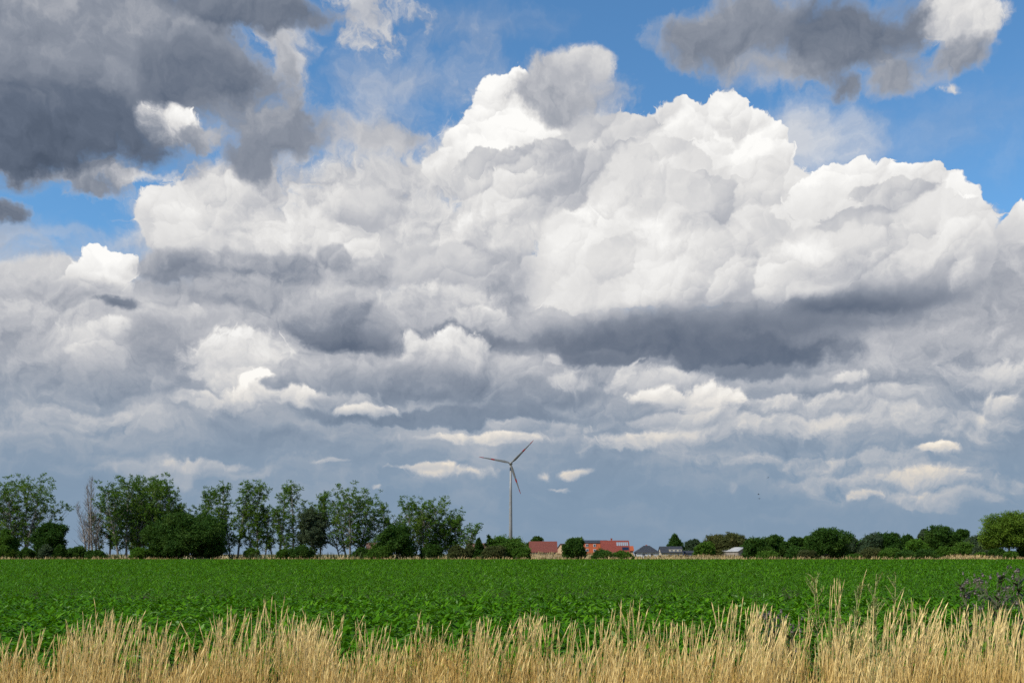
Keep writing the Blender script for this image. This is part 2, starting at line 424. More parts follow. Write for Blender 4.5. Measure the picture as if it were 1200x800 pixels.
    (440, 322, 60, 22, .70, .50, S(kind='m', amp=.7, edge=.4, rel=.12)),
    (398, 304, 24, 17, .62, .44, S(kind='m', amp=.7, edge=.35, rel=.12)),
    (505, 313, 66, 28, .74, .52, S(amp=.5, edge=.16, rel=.13)),
    (140, 354, 30, 9, .30, .26, S(kind='m', amp=.8, edge=.6, rel=.08)),
    (225, 368, 60, 16, .68, .54, S(kind='m', amp=.8, edge=.5, rel=.12)),
    (500, 366, 100, 32, .76, .46, S(kind='m', amp=.6, edge=.35, rel=.13)),
    (568, 374, 34, 14, .82, .50, S(kind='m', amp=.7, edge=.35, rel=.13)),
    (395, 374, 72, 36, .70, .26, S(kind='m', amp=.6, edge=.35, rel=.13)),
    (410, 404, 62, 17, .36, .18, S(kind='m', amp=.5, edge=.5, rel=.06)),
    (540, 397, 110, 16, .40, .30, S(kind='f', amp=.6, edge=.5, rel=.06)),
    (50, 385, 80, 30, .72, .48, S(kind='m', amp=.7, edge=.4, rel=.13)),
    (110, 412, 90, 32, .76, .46, S(kind='m', amp=.7, edge=.35, rel=.13)),
    (140, 386, 18, 14, .86, .62, S(kind='m', amp=.8, edge=.5, rel=.12)),
    (205, 402, 60, 34, .54, .42, S(kind='m', amp=.8, edge=.6, rel=.10)),
    (270, 424, 56, 42, .86, .56, S(kind='m', amp=.6, edge=.3, rel=.14)),
    (322, 416, 44, 28, .90, .62, S(kind='m', amp=.7, edge=.3, rel=.14)),
    (380, 440, 76, 30, .66, .42, S(kind='m', amp=.7, edge=.35, rel=.13)),
    (476, 398, 13, 12, .84, .6, S(kind='m', amp=.8, edge=.5, rel=.12)),
    (530, 418, 62, 30, .84, .46, S(kind='m', amp=.6, edge=.3, rel=.14)),
    (590, 434, 66, 24, .70, .42, S(kind='m', amp=.7, edge=.4, rel=.13)),
    (470, 452, 130, 26, .50, .34, S(kind='m', amp=.7, edge=.6, rel=.10)),
    (110, 448, 130, 20, .54, .44, S(kind='m', amp=.8, edge=.7, rel=.10)),
    (304, 452, 20, 22, 1.0, .76, S(kind='m', amp=.8, edge=.4, rel=.14)),
    (340, 472, 72, 22, .96, .48, S(kind='m', amp=.7, edge=.3, rel=.14, foot=(-1.1, .0))),
    (323, 448, 14, 10, .50, .46, S(kind='m', amp=.8, edge=.6, rel=.10)),
    (400, 470, 50, 14, .60, .44, S(kind='m', amp=.8, edge=.5, rel=.12)),
    (610, 460, 150, 24, .46, .34, S(kind='m', amp=.7, edge=.6, rel=.10)),
    (642, 424, 14, 10, .82, .56, S(kind='m', amp=.9, edge=.6, rel=.12)),
    (664, 446, 34, 13, .82, .48, S(kind='m', amp=.8, edge=.45, rel=.14)),
    (720, 440, 60, 16, .66, .46, S(kind='m', amp=.8, edge=.45, rel=.13)),
    (775, 450, 74, 22, .74, .46, S(kind='m', amp=.7, edge=.4, rel=.13)),
    (830, 470, 42, 26, .98, .62, S(kind='m', amp=.7, edge=.3, rel=.14)),
    (775, 468, 38, 16, .96, .60, S(kind='m', amp=.8, edge=.35, rel=.14)),
    (800, 492, 76, 12, .78, .54, S(kind='m', amp=.8, edge=.5, rel=.12)),
    (730, 480, 60, 14, .54, .42, S(kind='m', amp=.8, edge=.5, rel=.12)),
    (940, 455, 90, 12, .54, .44, S(kind='s', amp=.7, edge=.6, rel=.08)),
    (990, 441, 22, 8, .80, .6, S(kind='m', amp=.9, edge=.5, rel=.12)),
    (1050, 462, 26, 12, .76, .58, S(kind='m', amp=.9, edge=.5, rel=.12)),
    (1160, 440, 42, 20, .82, .54, S(kind='m', amp=1.0, edge=.5, op=.9, rel=.14)),
    (1165, 470, 30, 10, .80, .56, S(kind='m', amp=1.0, edge=.5, op=.9, rel=.14)),
    (500, 486, 220, 16, .42, .32, S(kind='s', amp=.4, edge=.5, rel=.05)),
    (432, 480, 42, 10, .86, .5, S(kind='m', amp=.9, edge=.5, rel=.13)),
    (560, 496, 190, 9, .40, .35, S(kind='s', amp=.5, edge=.6, rel=.04)),
    (640, 500, 74, 10, .64, .5, S(kind='m', amp=.8, edge=.5, rel=.12)),
    (565, 514, 90, 8, .92, .64, S(kind='m', amp=.7, edge=.5, rel=.12)),
    (760, 516, 74, 12, .80, .58, S(kind='m', amp=.9, edge=.6, rel=.12)),
    (740, 530, 120, 12, .74, .60, S(kind='s', amp=1.1, edge=0.496, op=.8, rel=.10)),
    (930, 470, 120, 14, .84, .56, S(kind='s', amp=1.1, edge=0.434, op=.85, rel=.12)),
    (1120, 500, 110, 20, .70, .52, S(kind='s', amp=1.2, edge=0.496, op=.8, rel=.12)),
    (990, 540, 130, 14, .72, .58, S(kind='s', amp=1.2, edge=0.496, op=.75, rel=.12)),
    (1080, 560, 60, 12, .92, .62, S(kind='m', amp=1.1, edge=0.558, op=.9, rel=.15)),
    (1010, 580, 26, 7, .84, .62, S(kind='m', amp=1.1, edge=0.558, op=.9, rel=.15)),
    (1095, 526, 22, 6, .94, .66, S(kind='m', amp=1.1, edge=0.558, op=.9, rel=.15)),
    (240, 545, 60, 9, .78, .64, S(kind='m', amp=1.0, edge=0.558, op=.85, rel=.10)),
    # scraps low over the fields
    (528, 553, 58, 9, .90, .66, S(kind='m', edge=.8, amp=1.1, rel=.15)),
    (495, 550, 36, 5, .80, .66, S(kind='m', edge=.8, amp=1.0)),
    (633, 557, 14, 6, .86, .64, S(kind='m', edge=.8, amp=.9)),
    (672, 554, 21, 6, .90, .66, S(kind='m', edge=.8, amp=.9)),
    (656, 570, 22, 4, .78, .62, S(kind='m', edge=.9, amp=1.0)),
    (388, 540, 30, 3, .68, .62, S(kind='m', edge=.9, amp=1.0)),
    (446, 570, 8, 3, .72, .66, S(kind='m', edge=.8)),
    (858, 575, 7, 7, .62, .56, S(kind='m', edge=.8)),
    # dark clouds close above: upper left
    (400, 165, 170, 36, .70, .68, S(kind='f', amp=.7, edge=1.1, op=.7, rel=.05)),
    (110, 206, 130, 14, .88, .8, S(kind='f', amp=1.0, edge=.5)),
    (340, 60, 60, 56, .76, .62, S(kind='f', amp=.9, edge=.8, op=.95)),
    (90, 55, 270, 95, .46, .30, S(kind='f', amp=.40, edge=.35, rel=.06)),
    (200, 143, 36, 22, 1.08, .84, S(kind='m', amp=.7, edge=.22, rel=.15)),
    (225, 165, 40, 14, .62, .5, S(kind='f', amp=1.0, edge=.6)),
    (60, 150, 170, 66, .24, .10, S(kind='f', amp=.45, edge=.55, rel=.05)),
    (150, 24, 130, 34, .54, .42, S(kind='f', amp=.8, edge=1.0, rel=.06)),
    (60, 70, 120, 34, .48, .40, S(kind='f', amp=.8, edge=1.0, op=.8, rel=.06)),
    (228, 82, 80, 42, .30, .20, S(kind='f', amp=.5, edge=.5, rel=.05)),
    (280, 2, 140, 28, .36, .20, S(kind='f', amp=.5, edge=.5, rel=.05)),
    (325, 156, 92, 34, .46, .38, S(kind='f', amp=.55, edge=.55, rel=.06)),
    (290, 186, 50, 20, .40, .38, S(kind='f', amp=.6, edge=.6, rel=.05)),
    (8, 242, 34, 22, .32, .25, S(kind='f', amp=.6, edge=.5)),
    (110, 222, 60, 13, .42, .36, S(kind='f', amp=1.0, edge=.7)),
    (450, 172, 85, 22, .66, .64, S(kind='f', amp=.6, edge=.7, rel=.05)),
    (485, 166, 26, 14, .56, .56, S(kind='f', amp=.7, edge=.8, rel=.05)),
    # upper right and centre
    (1130, 20, 50, 30, .90, .64, S(kind='m', amp=.8, edge=.35, rel=.12)),
    (860, 36, 120, 44, .44, .30, S(kind='f', amp=.45, edge=.5, rel=.06)),
    (940, 72, 130, 28, .48, .50, S(kind='f', amp=.6, edge=.7, rel=.06)),
    (1000, 42, 110, 46, .24, .30, S(kind='f', amp=.5, edge=.55, rel=.05)),
    (1060, 86, 70, 24, .44, .50, S(kind='f', amp=.7, edge=.7, rel=.05)),
    (988, 104, 36, 18, .34, .34, S(kind='f', amp=.8, edge=.8, rel=.05)),
    (1125, 60, 48, 18, .40, .46, S(kind='f', amp=.8, edge=.7)),
    (1120, 92, 14, 8, .8, .7, S(kind='f', amp=1.0, edge=.8)),
    (676, 80, 44, 24, .76, .62, S(kind='m', amp=.6, edge=.4, rel=.10)),
    (704, 80, 15, 20, .78, .64, S(kind='m', amp=.6, edge=.5, rel=.10)),
    (655, 106, 68, 36, .62, .50, S(kind='f', amp=.40, edge=.4, rel=.07)),
    (690, 112, 66, 34, .58, .54, S(kind='f', amp=.6, edge=.8, rel=.07)),
]
build_sky()

# ------------------------------------------------------------------ sun
sd = bpy.data.lights.new('sun', 'SUN')
sd.energy = 5.0
sd.angle = radians(1.0)
sd.color = (1.0, 0.94, 0.83)
so = bpy.data.objects.new('sun', sd)
C.objects.link(so)
from mathutils import Vector, Matrix
sun_dir = Vector((sin(SUN_AZ) * cos(SUN_EL), cos(SUN_AZ) * cos(SUN_EL), sin(SUN_EL)))
so.rotation_euler = (-sun_dir).to_track_quat('-Z', 'Y').to_euler()

# ------------------------------------------------------------------ helpers
import numpy as np
def at(px, py, Y):
    """the point at distance Y seen at photograph pixel px, py"""
    return Vector(((px - 600.0) / F * Y, Y, CAM_H + (HY - py) / F * Y))
def wx(px, Y): return (px - 600.0) / F * Y
def wz(py, Y): return CAM_H + (HY - py) / F * Y

def tag(o, label=None, cat=None, group=None, kind=None):
    if label: o['label'] = label
    if cat: o['category'] = cat
    if group: o['group'] = group
    if kind: o['kind'] = kind
    return o
def empty(name, loc, rz=0.0):
    o = bpy.data.objects.new(name, None)
    o.empty_display_size = 0.3
    C.objects.link(o)
    o.location = loc
    o.rotation_euler = (0, 0, rz)
    return o
def link_mesh(name, verts, faces, mat, parent=None, smooth=False):
    me = bpy.data.meshes.new(name)
    if isinstance(verts, np.ndarray):
        fa = np.asarray(faces, dtype=np.int32)
        me.vertices.add(len(verts)); me.vertices.foreach_set('co', np.ascontiguousarray(verts, dtype=np.float32).ravel())
        k = fa.shape[1]
        me.loops.add(fa.size); me.loops.foreach_set('vertex_index', fa.ravel())
        me.polygons.add(len(fa)); me.polygons.foreach_set('loop_start', np.arange(0, fa.size, k, dtype=np.int32))
        me.update(calc_edges=True)
    else:
        me.from_pydata([tuple(v) for v in verts], [], [tuple(f) for f in faces]); me.update()
    if smooth: me.polygons.foreach_set('use_smooth', [True] * len(me.polygons))
    for m_ in (mat if isinstance(mat, (list, tuple)) else [mat]): me.materials.append(m_)
    o = bpy.data.objects.new(name, me)
    C.objects.link(o)
    if parent is not None: o.parent = parent
    return o

class MB:
    """collects boxes, prisms and tubes; build() links them as one mesh object"""
    def __init__(s): s.v = []; s.f = []
    def quad(s, *p):
        b = len(s.v); s.v += [tuple(q) for q in p]; s.f.append(tuple(range(b, b + len(p))))
    def box(s, x0, x1, y0, y1, z0, z1):
        b = len(s.v)
        s.v += [(x0, y0, z0), (x1, y0, z0), (x1, y1, z0), (x0, y1, z0), (x0, y0, z1), (x1, y0, z1), (x1, y1, z1), (x0, y1, z1)]
        s.f += [tuple(b + i for i in q) for q in ((3, 2, 1, 0), (4, 5, 6, 7), (0, 1, 5, 4), (1, 2, 6, 5), (2, 3, 7, 6), (3, 0, 4, 7))]
    def prism(s, prof, a, b_, axis='x'):
        """profile of (u, z) pairs swept along x (or y)"""
        b = len(s.v); n_ = len(prof)
        for t in (a, b_):
            s.v += [((t, u, z) if axis == 'x' else (u, t, z)) for u, z in prof]
        s.f += [tuple(b + i for i in range(n_ - 1, -1, -1)), tuple(b + n_ + i for i in range(n_))]
        for i in range(n_):
            j = (i + 1) % n_
            s.f.append((b + i, b + j, b + n_ + j, b + n_ + i))
    def tube(s, pts, rad, k=6):
        b = len(s.v); pts = [Vector(p) for p in pts]
        for i, p in enumerate(pts):
            t = (pts[min(i + 1, len(pts) - 1)] - pts[max(i - 1, 0)])
            t = t.normalized() if t.length > 1e-9 else Vector((0, 0, 1))
            a_ = t.cross(Vector((0.31, 0.87, 0.11))); a_ = a_.normalized() if a_.length > 1e-6 else Vector((1, 0, 0))
            c_ = t.cross(a_)
            r = rad[i] if isinstance(rad, (list, tuple)) else rad
            for j in range(k):
                w = 2 * pi * j / k
                s.v.append(tuple(p + a_ * (r * cos(w)) + c_ * (r * sin(w))))
        for i in range(len(pts) - 1):
            for j in range(k):
                s.f.append((b + i * k + j, b + i * k + (j + 1) % k, b + (i + 1) * k + (j + 1) % k, b + (i + 1) * k + j))
        s.f.append(tuple(b + j for j in range(k - 1, -1, -1)))
        s.f.append(tuple(b + (len(pts) - 1) * k + j for j in range(k)))
    def build(s, name, mat, parent=None, smooth=False):
        return link_mesh(name, s.v, s.f, mat, parent, smooth)

# ------------------------------------------------------------------ materials
def material(name, build):
    m = bpy.data.materials.new(name); m.use_nodes = True
    t = m.node_tree; t.nodes.clear(); n = NB(t)
    out = n.new('ShaderNodeOutputMaterial')
    t.links.new(build(n), out.inputs[0])
    return m
def principled(n, col, rough=0.8, spec=0.3, **kw):
    p = n.new('ShaderNodeBsdfPrincipled')
    n.put(p.inputs['Base Color'], col); n.put(p.inputs['Roughness'], rough)
    p.inputs['Specular IOR Level'].default_value = spec
    for k, v in kw.items(): n.put(p.inputs[k], v)
    return p.outputs[0]
def mottled(name, c1, c2, scale=1.0, rough=0.8, spec=0.3, detail=6, lo=.35, hi=.65):
    """two tones worn into each other by noise in the thing's own space"""
    def b(n):
        tc = n.new('ShaderNodeTexCoord').outputs['Object']
        f = n.sstep(n.noise(tc, scale, detail, .6, dim='3D'), lo, hi)
        return principled(n, n.mixc(f, (*c1, 1), (*c2, 1)), rough, spec)
    return material(name, b)
def leafy(name, c1, c2, c3, trans=.3, rough=.6, spec=.08, patch=.18):
    """foliage: every leaf has a green of its own, and branches differ from one another"""
    def b(n):
        geo = n.new('ShaderNodeNewGeometry')
        tc = n.new('ShaderNodeTexCoord').outputs['Object']
        oi = n.new('ShaderNodeObjectInfo').outputs['Random']
        c = n.mixc(geo.outputs['Random Per Island'], (*c1, 1), (*c2, 1))
        f = n.sstep(n.noise(tc, patch, 3, .6, dim='3D'), .45, .7, 0, .8)
        c = n.mixc(f, c, (*c3, 1))
        c = n.mixc(1.0, c, n.ramp(oi, [(0, (.82, .88, .85, 1)), (1, (1.15, 1.10, 1.05, 1))]), 'MULTIPLY')
        p = principled(n, c, rough, spec)
        tr = n.new('ShaderNodeBsdfTranslucent'); n.put(tr.inputs[0], n.mixc(.5, c, (c2[0] * 1.6, c2[1] * 1.5, c2[2], 1)))
        ms = n.new('ShaderNodeMixShader'); ms.inputs[0].default_value = trans
        n.t.links.new(p, ms.inputs[1]); n.t.links.new(tr.outputs[0], ms.inputs[2])
        return ms.outputs[0]
    return material(name, b)

M = {}
M['bark'] = mottled('grey bark', (.16, .14, .115), (.30, .27, .23), 3.0, .9, .1)
M['deadwood'] = mottled('weathered dead wood', (.17, .14, .12), (.30, .26, .22), 3.0, .9, .1)
M['poplar'] = leafy('poplar leaves', (.040, .098, .012), (.095, .175, .022), (.125, .185, .025), trans=.36)
M['dark'] = leafy('dark dense leaves', (.022, .062, .010), (.052, .110, .016), (.075, .125, .020), trans=.25)
M['mid'] = leafy('mid green leaves', (.040, .100, .012), (.085, .165, .020), (.110, .17, .025))
M['fresh'] = leafy('fresh green leaves', (.050, .125, .012), (.095, .19, .020), (.105, .17, .022))
M['lime'] = leafy('yellow green leaves', (.070, .135, .014), (.125, .20, .022), (.055, .115, .014))
M['olive'] = leafy('olive leaves', (.05, .065, .022), (.10, .115, .038), (.12, .11, .04))
M['blue'] = leafy('blue green leaves', (.045, .075, .040), (.085, .125, .062), (.062, .095, .040))
M['willow'] = leafy('grey green willow leaves', (.045, .07, .038), (.09, .12, .065), (.06, .09, .03))

# ------------------------------------------------------------------ ground
def ground_shader(n):
    tc = n.new('ShaderNodeTexCoord').outputs['Object']
    a = n.noise(tc, .035, 6, .6, dim='3D'); b = n.noise(tc, 1.8, 6, .65, dim='3D')
    c = n.mixc(n.sstep(a, .40, .60), (.20, .15, .07, 1), (.10, .12, .035, 1))
    c = n.mixc(n.sstep(b, .35, .7, 0, .6), c, (.26, .20, .10, 1))
    return principled(n, c, .95, .1)
GR = material('dry meadow ground', ground_shader)
E = 12000.0
g = link_mesh('ground', [(-E, -200, 0), (E, -200, 0), (E, E, 0), (-E, E, 0)], [(0, 1, 2, 3)], GR)
tag(g, 'flat dry meadow ground reaching to the horizon', None, None, 'structure')
SOIL = mottled('dark field soil', (.030, .022, .014), (.060, .045, .028), 2.0, .95, .1)
FY0, FY1 = 11.2, 256.0
fx = lambda y: 9.0 + y * .62
f = link_mesh('field_soil', [(-fx(FY0), FY0, .004), (fx(FY0), FY0, .004), (fx(FY1), FY1, .004), (-fx(FY1), FY1, .004)], [(0, 1, 2, 3)], SOIL)
tag(f, 'dark soil under the green leaf crop', None, None, 'structure')

rng = np.random.default_rng(11)
def cards(P, D, N_, L, W, bend, mid=.5, nseg=2, tip=.15):
    """leaves: base points P, directions D, face normals N_, lengths L, widths W; bent towards -normal; returns verts, quads"""
    n_ = len(P); S_ = np.cross(D, N_); S_ /= np.linalg.norm(S_, axis=1, keepdims=True) + 1e-9
    rows = []
    for i in range(nseg + 1):
        t = i / nseg
        w = W * (np.interp(t, [0, mid, 1], [.28, 1.0, tip])) * .5
        c = P + D * (L * t)[:, None] - N_ * (bend * L * t * t)[:, None]
        rows += [c - S_ * w[:, None], c + S_ * w[:, None]]
    v = np.stack(rows, 1).reshape(-1, 3)
    k = 2 * (nseg + 1)
    base = (np.arange(n_) * k)[:, None]
    q = np.concatenate([base + np.array([2 * i, 2 * i + 1, 2 * i + 3, 2 * i + 2]) for i in range(nseg)], 1).reshape(-1, 4)
    return v, q
def unit(a): return a / (np.linalg.norm(a, axis=1, keepdims=True) + 1e-9)
def join(parts):
    vs, fs, o = [], [], 0
    for v, f_ in parts:
        vs.append(v); fs.append(f_ + o); o += len(v)
    return np.concatenate(vs), np.concatenate(fs)

# the leaf crop: rosettes in rows close by, the same leaves thinned out and broader towards the far edge
def rosettes(y0, y1, dens, nl, L0, nseg, h0, margin):
    area = (y1 - y0) * (fx(y0) + fx(y1)) * .9
    n_ = int(area * dens)
    y = y0 + (y1 - y0) * rng.random(n_) ** .93
    keep_w = margin + y * .535
    x = (rng.random(n_) * 2 - 1) * (margin + y1 * .535)
    k = (np.abs(x) < keep_w) & (y < FY1 - 3.5 - 2.5 * np.sin(x * .11) * np.cos(x * .037 + 1) + rng.normal(0, .8, n_)); x, y = x[k], y[k]
    row = .45; x = np.round(x / row) * row + rng.normal(0, .05, len(x))
    sz = .8 + .4 * rng.random(len(x))
    px = np.repeat(x, nl); py = np.repeat(y, nl); s_ = np.repeat(sz, nl)
    m_ = len(px)
    az = rng.random(m_) * 2 * pi
    up = np.radians(rng.uniform(8, 66, m_))
    r0 = rng.uniform(.02, .20, m_) * s_
    D = np.stack([np.cos(az) * np.cos(up), np.sin(az) * np.cos(up), np.sin(up)], 1)
    Nn = np.stack([-np.cos(az) * np.sin(up), -np.sin(az) * np.sin(up), np.cos(up)], 1)
    Nn = unit(Nn + rng.normal(0, .25, Nn.shape))
    P = np.stack([px + np.cos(az) * r0, py + np.sin(az) * r0, rng.uniform(.10, h0, m_) * s_ + .02], 1)
    L = L0 * rng.uniform(.7, 1.25, m_) * s_
    return cards(P, D, Nn, L, L * rng.uniform(.42, .62, m_), rng.uniform(.25, .75, m_), .55, nseg, .25)
def crop_shader(n):
    geo = n.new('ShaderNodeNewGeometry')
    tc = n.new('ShaderNodeTexCoord').outputs['Object']
    c = n.ramp(geo.outputs['Random Per Island'], [(0, (.026, .082, .002, 1)), (.45, (.046, .150, .002, 1)), (.80, (.085, .215, .004, 1)), (.96, (.11, .25, .01, 1)), (.985, (.18, .30, .08, 1)), (1.0, (.20, .30, .12, 1))])  # the few palest leaves are glints of light painted into the leaf colour
    f_ = n.sstep(n.noise(tc, .09, 4, .6, dim='3D'), .40, .65, 0, .45)
    c = n.mixc(f_, c, (.045, .135, .005, 1))
    p = principled(n, c, .5, .05)
    tr = n.new('ShaderNodeBsdfTranslucent'); n.put(tr.inputs[0], n.mixc(.5, c, (.11, .28, .004, 1)))
    ms = n.new('ShaderNodeMixShader'); ms.inputs[0].default_value = .25
    n.t.links.new(p, ms.inputs[1]); n.t.links.new(tr.outputs[0], ms.inputs[2])
    return ms.outputs[0]
CROP = material('beet leaves', crop_shader)
parts = [rosettes(11.4, 30, 15, 20, .118, 2, .33, 4.0),
         rosettes(30, 60, 11, 14, .15, 1, .31, 4.0),
         rosettes(60, 120, 7, 9, .22, 1, .30, 5.0),
         rosettes(120, FY1, 3.4, 6, .38, 1, .20, 6.0)]
v, q_ = join(parts)
o = link_mesh('leaf_crop', v, q_, CROP)
tag(o, 'dense green field of broad leaved beet plants between dry grass and tree line', 'crop', None, 'stuff')

# ------------------------------------------------------------------ dry grass of the foreground verge
TOPS = [(-200, 742), (0, 742), (50, 742), (80, 724), (105, 703), (125, 716), (160, 728), (200, 736), (250, 738), (300, 724), (330, 728), (370, 734), (420, 738),
        (450, 748), (478, 722), (510, 728), (550, 744), (600, 742), (640, 730), (665, 726), (700, 738), (745, 726), (780, 740), (815, 740), (850, 722), (885, 714),
        (915, 744), (950, 738), (975, 704), (995, 692), (1015, 706), (1050, 718), (1080, 716), (1120, 722), (1160, 728), (1200, 726), (1400, 726)]
TX, TY = np.array(TOPS, float).T
def stalks(n_, y0, y1, seed, fac=(.55, .82), per=11):
    """stalks standing in tufts; each tuft leans and grows as one, with stragglers"""
    r = np.random.default_rng(seed)
    nt = max(1, n_ // per)
    ty0 = y0 + (y1 - y0) * r.random(nt)
    tx0 = (r.random(nt) * 2 - 1) * (2.8 + ty0 * .53)
    i = r.integers(0, nt, n_)
    rad = np.abs(r.normal(0, .085, n_)); a = r.random(n_) * 2 * pi
    x = tx0[i] + rad * np.cos(a); y = np.clip(ty0[i] + rad * np.sin(a), y0, y1 + .2)
    px = 600 + x / y * F
    h_full = CAM_H - (np.interp(px, TX, TY) - HY) / F * 8.0               # height the verge reaches hereabouts
    tf = r.uniform(0, 1, nt)[i] * .65 + r.random(n_) * .35
    h = np.clip(h_full, .70, 1.5) * (fac[0] + (fac[1] - fac[0]) * tf)
    lean = r.normal(.045, .05, nt)[i] + r.normal(0, .04, n_) + .25 * (x - tx0[i]); lean_y = r.normal(0, .05, n_)
    bow = np.abs(r.normal(.03, .06, n_)) * np.where(r.random(n_) < .75, 1, -1)
    return r, x, y, h, lean, lean_y, bow
def stem_mesh(r, x, y, h, lean, ly, bow, wid, seg=4):
    n_ = len(x); t = np.linspace(0, 1, seg + 1)
    cx = x[:, None] + h[:, None] * (lean[:, None] * t + bow[:, None] * t ** 3)
    cyy = y[:, None] + h[:, None] * (ly[:, None] * t)
    cz = h[:, None] * (t - .5 * (lean ** 2 + bow ** 2)[:, None] * t)
    w = wid[:, None] * np.interp(t, [0, 1], [1, .55])
    V = []
    for a in (0, 2.094, 4.189):
        V.append(np.stack([cx + w * cos(a), cyy + w * sin(a), cz], 2))
    V = np.stack(V, 2).reshape(n_, -1, 3)                                  # n, (seg+1)*3
    base = (np.arange(n_) * (seg + 1) * 3)[:, None]
    q = []
    for i in range(seg):
        for j in range(3):
            q.append([3 * i + j, 3 * i + (j + 1) % 3, 3 * i + 3 + (j + 1) % 3, 3 * i + 3 + j])
    q = (base[:, :, None] + np.array(q)[None]).reshape(-1, 4)
    tipd = np.stack([lean + 3 * bow, ly, np.ones(n_)], 1)
    return V.reshape(-1, 3), q, np.stack([cx[:, -1], cyy[:, -1], cz[:, -1]], 1), unit(tipd)
def head_mesh(r, tip, d, L, W):
    """seed head: a slender spike of pointed husks standing off the stalk"""
    n_ = len(tip); out = []
    for k in range(7):
        a = r.random(n_) * 2 * pi
        side = np.stack([np.cos(a), np.sin(a), np.zeros(n_)], 1)
        P = tip - d * (L * (1.0 - k / 6.5))[:, None]
        D = unit(d + side * r.uniform(.03, .13, n_)[:, None])
        Nn = np.cross(D, np.stack([-np.sin(a), np.cos(a), np.zeros(n_)], 1))
        out.append(cards(P, D, unit(Nn), L * .34, W * r.uniform(.7, 1.3, n_), np.zeros(n_), .45, 2, .1))
    return join(out)
def straw_shader(name, lo, hi, tipc):
    def b(n):
        geo = n.new('ShaderNodeNewGeometry')
        tc = n.new('ShaderNodeTexCoord').outputs['Object']
        z = n.sep(tc)[2]
        c = n.mixc(geo.outputs['Random Per Island'], (*lo, 1), (*hi, 1))
        c = n.mixc(n.sstep(n.m('MULTIPLY_ADD', n.noise(tc, 2.0, 3, .6, dim='3D'), .35, z), .65, 1.25, 0, .75), c, (*tipc, 1))
        p = principled(n, c, .7, .2)
        tr = n.new('ShaderNodeBsdfTranslucent'); n.put(tr.inputs[0], c)
        ms = n.new('ShaderNodeMixShader'); ms.inputs[0].default_value = .2
        n.t.links.new(p, ms.inputs[1]); n.t.links.new(tr.outputs[0], ms.inputs[2])
        return ms.outputs[0]
    return material(name, b)
STRAW = straw_shader('dry straw', (.52, .31, .075), (.86, .62, .22), (.94, .75, .36))
parts = []
for n_, y0, y1, sd_, tall in ((8200, 5.4, 10.6, 3, (.37, .78)), (2000, 6.0, 9.8, 6, (.64, .97)), (950, 6.4, 9.4, 4, (.87, 1.13))):
    r, x, y, h, ln_, ly_, bw_ = stalks(n_, y0, y1, sd_, tall)
    v, q_, tip, d = stem_mesh(r, x, y, h, ln_, ly_, bw_, r.uniform(.0022, .0038, n_))
    parts.append((v, q_))
    L = r.uniform(.12, .27, n_)
    parts.append(head_mesh(r, tip, d, L, r.uniform(.0045, .008, n_)))
# withered blades that hang between the stalks
n_ = 4200
r, x, y, h, ln_, ly_, bw_ = stalks(n_, 5.6, 10.8, 5)
a = r.random(n_) * 2 * pi
up = np.radians(r.uniform(66, 88, n_))
D = np.stack([np.cos(a) * np.cos(up), np.sin(a) * np.cos(up), np.sin(up)], 1)
Nn = np.stack([-np.cos(a) * np.sin(up), -np.sin(a) * np.sin(up), np.cos(up)], 1)
P = np.stack([x, y, h * r.uniform(.05, .50, n_)], 1)
parts.append(cards(P, D, Nn, r.uniform(.20, .50, n_), r.uniform(.004, .008, n_), r.uniform(.1, .9, n_), .4, 3, .1))
v, q_ = join(parts)
o = link_mesh('dry_grass', v, q_, STRAW)
tag(o, 'tall straw coloured dry grass with seed heads along the near edge of the field', 'grass', None, 'stuff')

# a little green still growing among it
GREENBLADE = leafy('green grass blades', (.05, .10, .02), (.11, .15, .035), (.16, .16, .05), trans=.25)
n_ = 3800
r, x, y, h, ln_, ly_, bw_ = stalks(n_, 6.0, 11.2, 8)
pxx = 600 + x / y * F
k = (r.random(n_) < .35) | ((pxx > 960) & (pxx < 1090))
a = r.random(n_) * 2 * pi; up = np.radians(r.uniform(60, 88, n_))
D = np.stack([np.cos(a) * np.cos(up), np.sin(a) * np.cos(up), np.sin(up)], 1)
Nn = np.stack([-np.cos(a) * np.sin(up), -np.sin(a) * np.sin(up), np.cos(up)], 1)
P = np.stack([x, y, h * r.uniform(.0, .45, n_)], 1)
v, q_ = cards(P[k], D[k], Nn[k], r.uniform(.25, .6, n_)[k], r.uniform(.006, .012, n_)[k], r.uniform(.1, .6, n_)[k], .4, 3, .1)
o = link_mesh('green_grass', v, q_, GREENBLADE)
tag(o, 'scattered green grass blades growing in the dry verge', 'grass', None, 'stuff')

# ------------------------------------------------------------------ thistles and tall weeds in the verge
TH_STEM = mottled('thistle stem', (.07, .085, .045), (.15, .13, .08), 9.0, .8, .2)
TH_LEAF = leafy('thistle leaves', (.045, .065, .032), (.09, .105, .055), (.12, .10, .06), trans=.15)
TH_HEAD = mottled('thistle bur', (.10, .085, .075), (.20, .165, .15), 40.0, .8, .2)
TH_TUFT = mottled('faded purple thistle down', (.095, .08, .08), (.18, .155, .15), 60.0, .9, .1)
def bur_mesh():
    mb = MB(); k = 7
    prof = [(.003, -.010), (.011, -.004), (.012, .004), (.008, .012)]
    mb.v = [(r_ * cos(2 * pi * j / k), r_ * sin(2 * pi * j / k), z) for r_, z in prof for j in range(k)]
    mb.f = [(i * k + j, i * k + (j + 1) % k, (i + 1) * k + (j + 1) % k, (i + 1) * k + j) for i in range(3) for j in range(k)]
    mb.f += [tuple(range(k - 1, -1, -1)), tuple(range(3 * k, 4 * k))]
    return mb
